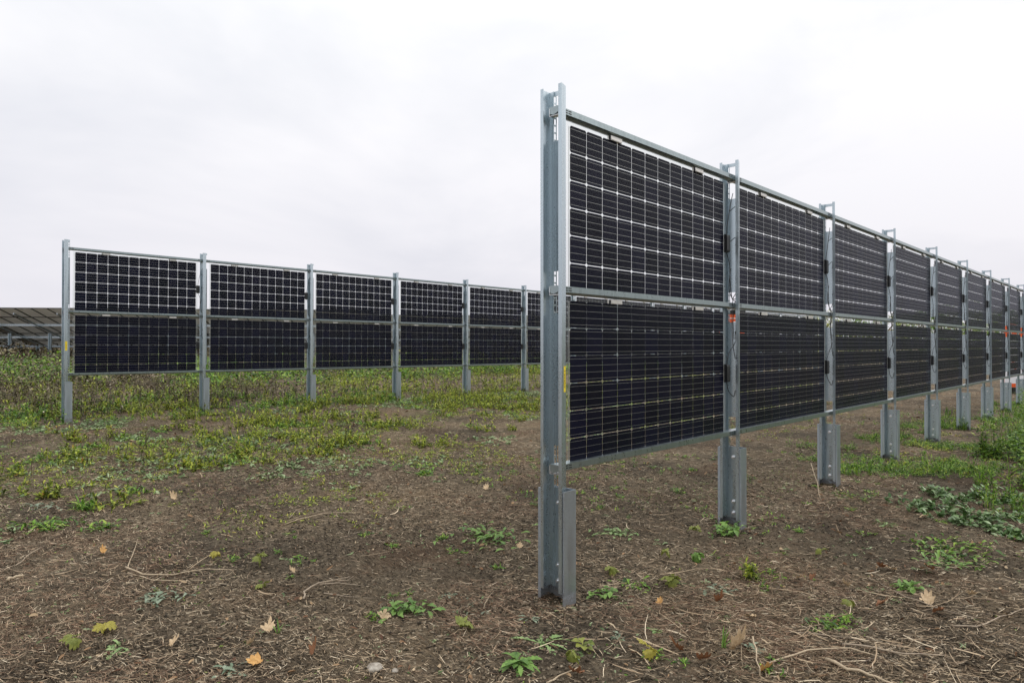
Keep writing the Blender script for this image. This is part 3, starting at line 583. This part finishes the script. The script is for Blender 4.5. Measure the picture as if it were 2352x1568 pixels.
x, y, _ = clumps(90, right_clumps, -3.6, -.8, 7.0, 20, (6, 16), (.06, .20)); weeds('upright_green_weeds', x, y, M['weed_g'], 'upright green stems rising from the clumps at the right', (18, 28), (.10, .30), (.03, .06), (.007, .014), .3, 1.3, spread=.02)
x, y, _ = clumps(120, right_clumps, -3.6, -.8, 6.6, 20, (8, 20), (.08, .25)); weeds('yellowish_clumps', x, y, M['weed_yg'], 'yellower low clumps mixed into the greenery at the right', (12, 20), (.02, .10), (.02, .05), (.006, .014), -.1, 1.1, spread=.04, stem=False)
def edge_mass(x, y): return ss(-1.42, -1.12, x + .10 * (y - 8)) * ss(7.2, 8.0, y)
x, y, _ = clumps(250, edge_mass, -3.0, .6, 7.2, 22, (12, 30), (.10, .26)); h_ = len(x) // 2
weeds('tall_green_weeds', x[:h_], y[:h_], M['weed_g'], 'dense tall leafy green weeds at the right edge', (26, 40), (.16, .62), (.035, .075), (.012, .028), -.4, .7, spread=.10)
weeds('bushy_green_weeds', x[h_:], y[h_:], M['weed_g'], 'bushy fine-leaved green weeds massed at the right edge', (44, 60), (.06, .34), (.016, .038), (.006, .015), -.5, 1.0, spread=.11)
x, y = rect(1500, lambda x, y: ss(6.4, 6.9, y + .5 * (x + 1)) * (1 - ss(7.9, 8.5, y)) * ss(-2.0, -1.5, x) * np.clip((fbm(x / .5, y / .5, 171, 3) - .44) * 8, 0, 1), -2.2, .4, 6.2, 9); weeds('broad_leaf_weeds', x, y, M['broad'], 'broad green leaves in front of the green mass at the right', (9, 14), (.02, .12), (.035, .075), (.018, .036), .1, .9, spread=.03, stem=False)
x, y = rect(1500, lambda x, y: np.clip((fbm(x / .8, y / .8, 191, 3) - .54) * 8, 0, 1), -6, -2.0, 4.8, 18); weeds('bay_weeds', x, y, M['weed_g'], 'small green weeds scattered under the right-hand row', (8, 14), (.02, .07), (.025, .055), (.007, .014), .1, 1.0, spread=.04, stem=False)
x, y = field(60000, lambda x, y: np.clip((fbm(x / 1.6, y / 1.6, 33, 3) - .60) * 4, 0, .3) + .012, 2.4, 13); weeds('tiny_seedlings', x, y, M['weed_g'], 'tiny scattered seedlings sprouting from the soil', (3, 6), (.002, .012), (.008, .026), (.004, .010), .05, .7, stem=False)
x, y, _ = clumps(130, lambda x, y: ss(-7, -3.5, x) * .6 + .25, -7.5, 1.2, 2.0, 9.5, (2, 7), (.02, .10)); weeds('small_feathery_plants', x, y, M['weed_g'], 'small feathery plants dotted over the near soil', (8, 14), (.005, .03), (.02, .05), (.005, .013), .05, .8, prof=(.3, .9, .5, 1, .5, .8, .1), stem=False)
x, y, _ = clumps(110, lambda x, y: ss(-5, -2.8, x) * .7 + .2, -6.5, 1.2, 2.0, 8.5, (2, 6), (.03, .12)); weeds('silvery_creepers', x, y, M['weed_grey'], 'silvery flat creepers dotted over the near soil', (9, 15), (.002, .015), (.018, .045), (.006, .014), .0, .4, prof=(.3, .9, .6, 1, .6, .1), stem=False)
x, y = field(9000, lambda x, y: np.clip((fbm(x / 1.0, y / 1.0, 37, 3) - .60) * 4, 0, .35) + .03, 2.4, 10); weeds('pale_seedlings', x, y, M['weed_grey'], 'pale grey-green small leaves flat on the soil', (4, 8), (.002, .010), (.015, .04), (.006, .014), .0, .4, stem=False)
x, y = rect(15000, lambda x, y: ss(-4.2, -6.5, x) * np.clip((fbm(x / .9, y / .9, 36, 3) - .535) * 9, 0, 1), -10, -4, -1, 18); weeds('low_green_weeds', x, y, M['weed_yg'], 'sparse low green weeds on the bare soil between the rows', (8, 14), (.01, .06), (.018, .045), (.005, .012), .0, 1.0, spread=.05, stem=False)

# ------------------------------------------------------------------ single plants, leaves, twigs, stones
TOOTH = [.15, .3, .22, .5, .32, .75, .5, 1.0, .65, .95, .6, .35, .04]
ROUND = [.12, .18, .3, .7, 1, .95, .6, .05]
def rosette(name, px, py, m, nleaf, L, w, prof, label, cat, el=(.1, .6), fold=.35, stretch=1.0, h=0.0, group=None):
    L *= 1.25; w *= 1.3; x, y = G(px, py); q = np.random.default_rng(int(px * 7 + py)); n = nleaf
    aa = np.arange(n) * 2.4 + q.uniform(0, .6, n); e = q.uniform(el[0], el[1], n); off = q.normal(0, .22 * L * (stretch - 1) + .004, (n, 2))
    b = np.stack([off[:, 0] * 1.0, off[:, 1], ground(x + off[:, 0], y + off[:, 1]) - float(ground(x, y)) + .002 + q.uniform(0, h, n)], -1)
    V, F = blades(b, dirs(aa, e), sides(aa, q.uniform(-.3, .3, n)), L * q.uniform(.6, 1.1, n), w * q.uniform(.8, 1.2, n), prof, q.uniform(.2, .6, n), q.normal(0, .15, n), fold)
    t = place(name, np_mesh(name, V, F, m, True), None, (x, y, float(ground(x, y)))); tag(t, label, cat, group, 'stuff' if stretch >= 3 else None); return t
Rr = lambda *a, **k: rosette('weed', *a, **k)
Rr(1190, 1528, M['L_green'], 24, .095, .026, TOOTH, 'largest green toothed rosette, at the bottom edge below the near post', 'weed', h=.03)
Rr(1245, 1476, M['L_pale'], 13, .135, .024, TOOTH, 'pale green rosette with long narrow toothed leaves, just above the largest one', 'weed', el=(.05, .3))
Rr(1215, 1418, M['L_grey'], 9, .07, .018, TOOTH, 'small grey-green rosette below the foot of the near post', 'weed', el=(0, .3))
Rr(940, 1404, M['L_green'], 42, .06, .028, TOOTH, 'dense dark green clump beside the pale fallen leaf, bottom centre', 'weed', stretch=4.0, h=.05)
Rr(1385, 1368, M['L_green'], 26, .055, .022, ROUND, 'green clump just right of the near post foot', 'weed', stretch=3.0, h=.04)
Rr(372, 1372, M['L_grey'], 44, .05, .020, TOOTH, 'long grey-green clump below the forked stick, lower left', 'weed', stretch=5.0, h=.02)
Rr(1125, 1236, M['L_green'], 90, .07, .026, TOOTH, 'wide flat green clump on the soil left of the near post', 'weed', stretch=7.0, h=.04)
Rr(270, 1494, M['L_pale'], 16, .06, .018, TOOTH, 'pale green flat clump at the lower left beneath the yellow seedlings', 'weed', stretch=3)
Rr(522, 1546, M['L_grey'], 14, .085, .016, TOOTH, 'grey-green spiky rosette at the bottom edge beside the orange leaf', 'weed', stretch=2)
Rr(1030, 1364, M['L_grey'], 14, .05, .015, TOOTH, 'silvery flat plant on the soil above the dense dark green clump', 'weed', el=(0, .2), stretch=2)
Rr(1085, 1388, M['L_grey'], 22, .05, .014, TOOTH, 'larger silvery flat plant right of the smaller silvery one', 'weed', el=(0, .2), stretch=4)
Rr(1340, 1435 + 60, M['L_yg'], 9, .05, .026, ROUND, 'small bright green seedling right of the largest rosette', 'weed', h=.04)
Rr(975, 1088, M['weed_g'], 60, .085, .014, [.4, 1, .7, .05], 'green tuft alone on bare soil, centre of the field', 'weed', el=(.2, 1.1), stretch=3)
Rr(200, 1168, M['weed_g'], 80, .12, .012, [.4, 1, .7, .05], 'bushy green tuft at the left with a dead leaf in it', 'weed', el=(.3, 1.3), stretch=2.5)
Rr(110, 1208, M['weed_g'], 110, .08, .014, [.4, 1, .7, .05], 'spreading green clump at the left edge, below the bushy tuft', 'weed', el=(.1, 1.0), stretch=6)
Rr(230, 1208 + 4, M['weed_g'], 60, .07, .014, [.4, 1, .7, .05], 'low green clump right of the spreading one at the left edge', 'weed', el=(.1, .9), stretch=4.5)
Rr(95, 1165, M['L_grey'], 30, .07, .018, TOOTH, 'grey-green clump at the left edge above the spreading green one', 'weed', stretch=4)
Rr(310, 1132, M['weed_g'], 60, .08, .012, [.4, 1, .7, .05], 'dark green tuft in the left field above the tan leaf', 'weed', el=(.2, 1.1), stretch=4)
Rr(1410, 1226, M['L_pale'], 46, .06, .020, TOOTH, 'pale green low clump right of the near post at mid height', 'weed', stretch=5, h=.02)
Rr(1455, 1345, M['weed_g'], 46, .05, .014, TOOTH, 'green clump beside the brown leaf between the first two posts', 'weed', el=(.1, .9), stretch=4)
Rr(1500, 1446, M['L_pale'], 16, .055, .017, TOOTH, 'light green star-shaped plant in the lower middle of the right half', 'weed', el=(0, .3), stretch=1.6)
Rr(1420, 1462, M['L_grey'], 12, .045, .016, ROUND, 'silvery small plant left of the light green star-shaped one', 'weed', el=(0, .3), stretch=2)
Rr(1672, 1226, M['L_green'], 60, .07, .028, ROUND, 'green clump growing against the foot of the second post', 'weed', el=(.2, 1.0), stretch=3.5, h=.05)
Rr(1722, 1328, M['weed_yg'], 120, .05, .012, ROUND, 'small bushy yellow-green shrublet right of the seedlings', 'weed', el=(.2, 1.3), stretch=2.5, h=.08)
Rr(1650, 1340 + 14, M['L_grey'], 26, .06, .018, TOOTH, 'grey-green flat clump left of the bushy shrublet', 'weed', stretch=3)
Rr(2085, 1352, M['L_green'], 34, .085, .020, ROUND, 'compact leafy green tuft at the right in front of the matted stems', 'weed', el=(.3, 1.1), stretch=1.6)
Rr(2180, 1258, M['weed_g'], 150, .07, .020, TOOTH, 'wide leafy green patch at the right below the green mass', 'weed', el=(.1, .9), stretch=9)
Rr(2180, 1290, M['L_green'], 60, .07, .022, TOOTH, 'narrow green patch just below the wide leafy one at the right', 'weed', el=(.1, .9), stretch=5)
Rr(2030, 1225 - 20, M['L_pale'], 20, .07, .018, TOOTH, 'small pale green plant behind the pale leaf at the right', 'weed', stretch=2)
Rr(1920, 1434, M['weed_g'], 50, .06, .015, TOOTH, 'feathery green clump at the lower right beside the matted stems', 'weed', el=(.1, .9), stretch=3)
Rr(1735, 1492, M['L_grey'], 14, .05, .022, ROUND, 'grey-green leaves beside the large pale leaf at the bottom', 'weed', stretch=1.8)
Rr(1660, 1486, M['L_green'], 7, .13, .006, [.8, 1, .9, .7, .1], 'thin upright blades of grass by the pale stub', 'grass tuft', el=(1.0, 1.45), fold=.1)
Rr(640, 1452, M['L_green'], 5, .07, .006, [.8, 1, .9, .7, .1], 'few short grass blades beside the tan fallen leaf', 'grass tuft', el=(.8, 1.4), fold=.1)

def maple_outline(s, q):
    pts = []; lob = [(-2.3, .55), (-1.35, .86), (-.5, .90), (.12, 1.05), (.72, .88), (1.5, .84), (2.4, .50)]
    for i, (a_, r_) in enumerate(lob):
        r_ = r_ * q.uniform(.88, 1.1)
        pts += [(a_ - .27, r_ * .76), (a_ - .15, r_ * .93), (a_, r_), (a_ + .14, r_ * .92), (a_ + .26, r_ * .76)]
        if i < len(lob) - 1: pts.append(((a_ + lob[i+1][0]) / 2, q.uniform(.52, .74)))
    return [(s * r_ * math.cos(a_) + s * .3, s * r_ * math.sin(a_)) for a_, r_ in pts]
def leaf_mb(mb, s, org, az_, tilt, roll, curl, q):
    o = maple_outline(s, q); mtx = Matrix.Rotation(az_, 3, 'Z') @ Matrix.Rotation(-tilt, 3, 'Y') @ Matrix.Rotation(roll, 3, 'X'); v = []
    def bend(x, y): r2 = (x * x + y * y) / s; return Vector((x * (1 - curl * .25), y * (1 - curl * .35), curl * r2 * .8 + .10 * s * math.sin(4 * x / s + 2 * y / s) - .5 * abs(y) * (.3 if curl < .2 else 0)))
    rings = [(1.0), .55]
    for k in rings: v += [mtx @ bend(s * .3 * 1 + (x - s * .3) * k, y * k) + org for x, y in o]; v[-len(o):] = [p_ + Vector((0, 0, q.uniform(-.09, .09) * s)) for p_ in v[-len(o):]]
    v.append(mtx @ bend(s * .3, 0) + org); n = len(o)
    f = [(i, i + 1, n + i + 1, n + i) for i in range(n - 1)] + [(n - 1, 0, n, 2 * n - 1)] + [(n + i, n + (i + 1) % n, 2 * n) for i in range(n)]
    mb.add(v, f)
def dead_leaf(px, py, s, m, label, curl=.5, tilt=.2):
    s *= 1.15; tilt *= .5
    x, y = G(px, py); q = random.Random(int(px * 3 + py)); b = MB()
    leaf_mb(b, s, Vector((-.02, 0, .008 + .10 * s)), q.uniform(0, 6.28), tilt * q.uniform(.3, 1.4), q.uniform(-.4, .4), curl, q)
    stalk_a = q.uniform(0, 6.28); o = b.build('fallen_leaf', M[m], None, True); o.location = (x, y, float(ground(x, y)))
    st = MB(); st.tube([(0, 0, .01), (-.4 * s * math.cos(stalk_a), -.4 * s * math.sin(stalk_a), .02), (-1.0 * s * math.cos(stalk_a + .3), -1.0 * s * math.sin(stalk_a + .3), .012)], .0013, 5, .0009); st.build('leaf_stalk', M['wood_p'], o)
    tag(o, label, 'fallen leaf', 'fallen leaves on the soil')
DL = [(605, 1527, .050, 'L_orange', 'largest orange fallen leaf, at the bottom left of centre', .3, .5), (618, 1456, .048, 'L_tan', 'tan and orange fallen leaf beside the short grass blades', .5, .3),
 (884, 1425, .046, 'L_tan', 'pale cream fallen leaf just left of the dense dark green clump', .3, .3), (575, 1486, .03, 'L_tan', 'small curled pale leaf between the two large orange leaves', .9, .6),
 (396, 1488, .040, 'L_tan', 'tan curled leaf in the lower left beside the spotted brown stems', .7, .3), (240, 1274, .036, 'L_orange', 'small orange curled leaf above the forked stick', .8, .3),
 (405, 1150, .052, 'L_tan', 'tan curled leaf alone on bare soil in the left field', .9, .6), (720, 1509, .045, 'L_brown', 'rust-brown curled leaf at the bottom between the orange leaf and the stone', 1.0, .6),
 (1120, 1126, .050, 'L_tan', 'pale leaf left of the near post, halfway up the field', .6, .3), (1195, 1262, .035, 'L_tan', 'small tan leaf right of the wide flat green clump', .7, .3),
 (1692, 1498, .075, 'L_tan', 'large pale folded leaf standing among the sticks at the bottom right', 1.1, .6), (1572, 1500, .055, 'L_brown', 'rust-brown crumpled leaf right of the yellow maple seedling', .9, .7),
 (1655, 1386, .045, 'L_brown', 'brown curled leaf between the shrublet and the sticks', .9, .5), (1725, 1420, .042, 'L_tan', 'tan leaf below the bushy shrublet', .4, .3), (1520, 1392, .035, 'L_orange', 'small orange-brown leaf under the yellow-green seedling', .6, .4),
 (1838, 1332, .042, 'L_tan', 'tan upright leaf, left one of a pair at the right', .6, .6), (1866, 1334, .036, 'L_brown', 'brown leaf, right one of a pair at the right', .6, .5), (1955, 1350, .036, 'L_tan', 'tan small leaf between the leaf pair and the leafy green tuft', .8, .4),
 (2062, 1312, .045, 'L_tan', 'pale leaf right of a red-brown one, above the compact leafy tuft', .4, .2), (2030, 1306, .045, 'L_brown', 'red-brown leaf touching the pale one above the leafy tuft', .6, .4), (2150, 1312, .045, 'L_brown', 'brown leaf right of the pale one, above the leafy tuft', .6, .3),
 (2118, 1190, .052, 'L_tan', 'pale tan leaf on bare soil below the green mass at the right', .4, .3), (2240, 1370, .04, 'L_tan', 'tan leaf at the right edge among matted stems', .5, .4), (2140, 1392, .06, 'L_tan', 'large tan leaf right of the compact leafy tuft', .6, .6),
 (2020, 1396, .05, 'L_brown', 'rust-red leaf below the compact leafy tuft', .7, .5), (2155, 1412, .05, 'L_brown', 'red leaf below the large tan leaf at the right', .6, .4), (1620, 1520, .05, 'L_brown', 'brown leaf at the foot of the pale stub', .7, .4),
 (1760, 1545, .05, 'L_orange', 'orange-brown leaf at the bottom edge among thick stalks', .8, .5), (1330, 1110 + 440, .05, 'L_brown', 'dark brown leaf at the bottom edge below the small seedling', .6, .3), (680, 1322 - 4, .03, 'L_tan', 'small pale leaf right of the long forked stick', .8, .3)]
for a_ in DL: dead_leaf(*a_)
def seedling(px, py, h, s, m, nl, label, stem_m='wood'):
    s *= 1.12; x, y = G(px, py); q = random.Random(int(px + py)); t = empty('maple_seedling', (x, y, float(ground(x, y))), 0, label, 'seedling', 'maple seedlings on the soil')
    k = MB(); k.tube([(0, 0, -.01), (.004, .003, h * .6), (0, 0, h)], .0018, 5, .0012); k.build('stem', M[stem_m], t, True)
    a0 = q.uniform(0, 6.28)
    for i in range(nl):
        b = MB(); a_ = a0 + i * 2.2; leaf_mb(b, s * q.uniform(.75, 1.1), Vector((.006 * math.cos(a_), .006 * math.sin(a_), h * (1 - .12 * (i // 2)))), a_ + q.uniform(-.4, .4), q.uniform(-1.1, .25), q.uniform(-.6, .6), q.choice([-.5, -.3, .3]), q); b.build('leaf', M[m], t, True)
seedling(1600, 1288, .06, .050, 'L_green', 4, 'deep green maple seedling below the foot of the second post')
seedling(1527, 1282, .07, .036, 'L_yg', 4, 'yellow-green maple seedling left of the deep green one')
seedling(1598, 1238, .10, .036, 'L_yg', 6, 'taller yellow-green seedling in front of the second post')
seedling(1540, 1345, .07, .045, 'L_yg', 6, 'drooping yellow-green seedling in the middle of the near bay')
seedling(1405, 1318, .05, .036, 'L_yg', 6, 'yellowish green seedling right of the near post, above the green clump')
seedling(1490, 1512, .06, .040, 'L_yellow', 3, 'bright yellow maple seedling near the bottom edge')
seedling(1312, 1515, .05, .036, 'L_yg', 3, 'green and brown maple seedling right of the largest rosette')
seedling(600, 1300, .09, .036, 'L_yg', 6, 'leafy yellow-green seedling left of centre below the stalk bundle')
seedling(500, 1285, .06, .034, 'L_yellow', 4, 'faded yellow seedling left of the leafy yellow-green one')
seedling(245, 1452, .05, .036, 'L_yellow', 4, 'yellow seedling at the lower left, upper one of two')
seedling(170, 1482, .05, .036, 'L_yg', 3, 'drooping yellow-green seedling at the lower left, lower one of two')
seedling(605, 1350, .03, .030, 'L_yg', 3, 'small yellow-green seedling above the grey-green clump')
seedling(1068, 1445, .05, .040, 'L_yg', 4, 'faded yellow-green seedling left of the pale toothed rosette')
seedling(1885, 1288 - 12, .05, .036, 'L_yg', 2, 'yellow-green leafy sprout in the right half below the third post')
seedling(1725 + 225, 1388, .03, .034, 'L_yg', 2, 'pale green sprout left of the compact leafy tuft')

def twig(px0, py0, pts, r, m, label, r1=None, side=None):
    x, y = G(px0, py0); q = random.Random(int(px0)); z = float(ground(x, y))
    W = []
    for p in pts: a_, b_ = G(p[0], p[1]); W.append(Vector((a_ - x, b_ - y, float(ground(a_, b_)) - z + r + p[2])))
    def rough(W, r):
        o = [W[0]]
        for a_, b_ in zip(W[:-1], W[1:]):
            for t in (.33, .67, 1.0): o.append(a_.lerp(b_, t) + Vector((q.gauss(0, r * .9), q.gauss(0, r * .9), abs(q.gauss(0, r * .5)))))
        return o
    r *= .85; b = MB(); b.tube(rough(W, r), r, 7, r1 or r * .45)
    for sd in (side or []):
        W2 = []
        for p in sd: a_, b_ = G(p[0], p[1]); W2.append(Vector((a_ - x, b_ - y, float(ground(a_, b_)) - z + r * .6 + p[2])))
        b.tube(rough(W2, r * .6), r * .6, 6, r * .25)
    o = b.build('stick', M[m], None, True); o.location = (x, y, z); tag(o, label, 'stick', 'sticks and stalks on the soil')
twig(300, 1318, [(290, 1310, .02), (330, 1324, .01), (400, 1322, .0), (470, 1312, .01), (530, 1310, .0)], .007, 'wood_p', 'long forked pale stick lying in the left foreground', None, [[(295, 1318, .01), (350, 1332, .0), (430, 1334, .0), (520, 1330, .0), (555, 1322, .0)], [(295, 1312, .02), (305, 1285, .03), (318, 1255, .05)]])
twig(700, 1370, [(698, 1376, .0), (705, 1358, .01), (735, 1345, .012), (775, 1336, .01), (805, 1326, .0)], .0075, 'wood', 'grey branch with split ends left of centre', None, [[(735, 1345, .01), (780, 1340, .005), (830, 1345, .0)], [(770, 1337, .01), (800, 1336, .01), (815, 1330, .02)]])
twig(760, 1372, [(745, 1362, .0), (800, 1370, .0), (860, 1374, .0)], .0045, 'wood', 'thin dark twig lying below the grey branch')
twig(660, 1200, [(655, 1205, .0), (685, 1196, .01), (750, 1182, .01), (830, 1178, .0)], .006, 'wood_p', 'bundle of pale stalks in the middle of the field', None, [[(665, 1192, .01), (680, 1178, .02)], [(700, 1200, .0), (760, 1195, .0), (820, 1190, .0)], [(650, 1202, 0), (690, 1188, .01), (740, 1176, .01)]])
twig(1135, 1365, [(1110, 1400, .0), (1120, 1380, .01), (1135, 1355, .0)], .0035, 'wood_p', 'thin pale stalk leaning left of the near post foot')
twig(100, 1285, [(0, 1308, .0), (40, 1302, .01), (70, 1275, .01), (105, 1255, .0)], .005, 'wood', 'bent grey twig at the left edge of the field')
twig(30, 1338, [(20, 1340, .01), (36, 1336, .015), (50, 1328, .01)], .013, 'wood_p', 'short pale woody chunk at the left edge')
twig(1740, 1420 + 80, [(1728, 1486, .05), (1738, 1515, .02), (1742, 1552, .0)], .006, 'wood_p', 'upright pale stub among the bottom right stalks', None, [[(1690, 1448 + 24, .06), (1700, 1495, .03), (1705, 1530, .0)]])
twig(1900, 1545, [(1895, 1520, .01), (1950, 1545, .015), (2010, 1565, .01), (2060, 1580, .0)], .010, 'wood_p', 'thick pale stalk running into the bottom edge at the right')
twig(1800, 1530, [(1760, 1525, .0), (1850, 1503, .02), (1950, 1500, .02), (2030, 1512, .0)], .006, 'wood_p', 'long pale stalk lying across the bottom right')
twig(2050, 1480, [(1930, 1480, .0), (2000, 1492, .01), (2080, 1510, .015), (2170, 1508, .0)], .006, 'wood', 'long grey stalk above the thick pale one at the bottom right')
twig(1850, 1500, [(1800, 1450, .0), (1900, 1462, .01), (1990, 1472, .0)], .004, 'wood', 'thin dark twig beside the feathery green clump')
twig(2290, 1440, [(2180, 1436, .0), (2240, 1445, .01), (2300, 1422, .01), (2352, 1400, .0)], .006, 'wood', 'dark twig reaching the right edge')
twig(2100, 1375, [(2020, 1340, .0), (2080, 1375, .01), (2150, 1400, .01), (2240, 1420, .0)], .0045, 'wood', 'thin dark twig crossing the soil below the leafy tuft')
twig(1320, 1560, [(1255, 1568, .0), (1300, 1550, .01), (1335, 1535, .01)], .005, 'wood_p', 'pale stalk at the bottom edge right of the largest rosette')
twig(1880, 1140, [(1862, 1088, .12), (1876, 1120, .06), (1885, 1150, .0)], .005, 'wood_p', 'pale broken stalk leaning at the foot of the third post', None, [[(1880, 1100, .10), (1878, 1135, .0)], [(1900, 1160, .0), (1870, 1160, .0)]])
def stone(px, py, s, label, seed):
    x, y = G(px, py); q = np.random.default_rng(seed); n = 22; k = 14; V = []; F = []
    for i in range(k + 1):
        for j in range(n):
            a_ = 6.28319 * j / n; p = math.pi * i / k; d = np.array([math.sin(p) * math.cos(a_), math.sin(p) * math.sin(a_), math.cos(p)])
            rr_ = 1 + .35 * (float(fbm(d[0] * 1.7 + seed + d[2], d[1] * 1.7 + d[2] * .7, 2, 3)) - .5) * 2
            V.append((d * rr_ * np.array([1, .75, .55]) * s).tolist())
    for i in range(k):
        for j in range(n): F.append((i*n + j, i*n + (j+1) % n, (i+1)*n + (j+1) % n, (i+1)*n + j))
    b = MB(); b.add(V, F); o = b.build('stone', M['stone'], None, True); o.location = (x, y, float(ground(x, y)) + s * .25); tag(o, label, 'stone')
stone(862, 1536, .040, 'pitted grey-brown stone at the bottom edge, larger of two', 3); stone(908, 1540, .018, 'small round stone right of the larger one at the bottom edge', 5)
stone(826, 1108, .020, 'small white stone on bare soil in the middle distance', 8)

# ------------------------------------------------------------------ sky and light: bright overcast
w = bpy.data.worlds.new('World'); sc.world = w; w.use_nodes = True; nt = w.node_tree; N = nt.nodes; bg = N['Background']
SUN_EL, SUN_AZ = math.radians(38), math.radians(25)
sky = N.new('ShaderNodeTexSky'); sky.sky_type = 'NISHITA'; sky.sun_disc = False; sky.sun_elevation = SUN_EL; sky.sun_rotation = math.radians(25); sky.dust_density = 4; sky.air_density = 1.2
bg.inputs['Strength'].default_value = .12
tc = N.new('ShaderNodeTexCoord'); mp = N.new('ShaderNodeMapping'); mp.inputs['Scale'].default_value = (1, 1, 2.6); nt.links.new(tc.outputs['Generated'], mp.inputs[0])
no = N.new('ShaderNodeTexNoise'); no.inputs['Scale'].default_value = 1.7; no.inputs['Detail'].default_value = 5; no.inputs['Roughness'].default_value = .55; no.inputs['Distortion'].default_value = .4; nt.links.new(mp.outputs[0], no.inputs['Vector'])
cr = N.new('ShaderNodeValToRGB'); e = cr.color_ramp.elements; e[0].position = .33; e[0].color = (6.95, 7.1, 7.5, 1); e[1].position = .60; e[1].color = (8.5, 8.47, 8.6, 1); nt.links.new(no.outputs[0], cr.inputs[0])
# overcast deck: darker and a little bluer towards the horizon
sp = N.new('ShaderNodeSeparateXYZ'); nt.links.new(tc.outputs['Generated'], sp.inputs[0])
hr = N.new('ShaderNodeValToRGB'); e = hr.color_ramp.elements; e[0].position = .0; e[0].color = (.83, .815, .865, 1); e[1].position = .42; e[1].color = (1.07, 1.07, 1.07, 1); e2 = e.new(1.0); e2.color = (2.3, 2.3, 2.3, 1); nt.links.new(sp.outputs[2], hr.inputs[0])
mu = N.new('ShaderNodeMix'); mu.data_type = 'RGBA'; mu.blend_type = 'MULTIPLY'; mu.inputs[0].default_value = 1; nt.links.new(cr.outputs[0], mu.inputs[6]); nt.links.new(hr.outputs[0], mu.inputs[7])
mx = N.new('ShaderNodeMix'); mx.data_type = 'RGBA'; mx.inputs[0].default_value = .96; nt.links.new(sky.outputs[0], mx.inputs[6]); nt.links.new(mu.outputs[2], mx.inputs[7])
nt.links.new(mx.outputs[2], bg.inputs[0])
sd = bpy.data.lights.new('sun', 'SUN'); sd.energy = .9; sd.angle = math.radians(20); sd.color = (1, .97, .93); so = bpy.data.objects.new('sun', sd); col.objects.link(so)
# the brightest part of the cloud lies to the right of the view
so.rotation_euler = (math.radians(90) - SUN_EL, 0, math.radians(180 - 25))

sc.render.engine = 'CYCLES'
sc.view_settings.view_transform = 'Standard'; sc.view_settings.look = 'None'; sc.view_settings.exposure = 0.0; sc.view_settings.gamma = 1
sc.cycles.transparent_max_bounces = 24; sc.cycles.max_bounces = 8
sc.render.resolution_x = 1024; sc.render.resolution_y = 682
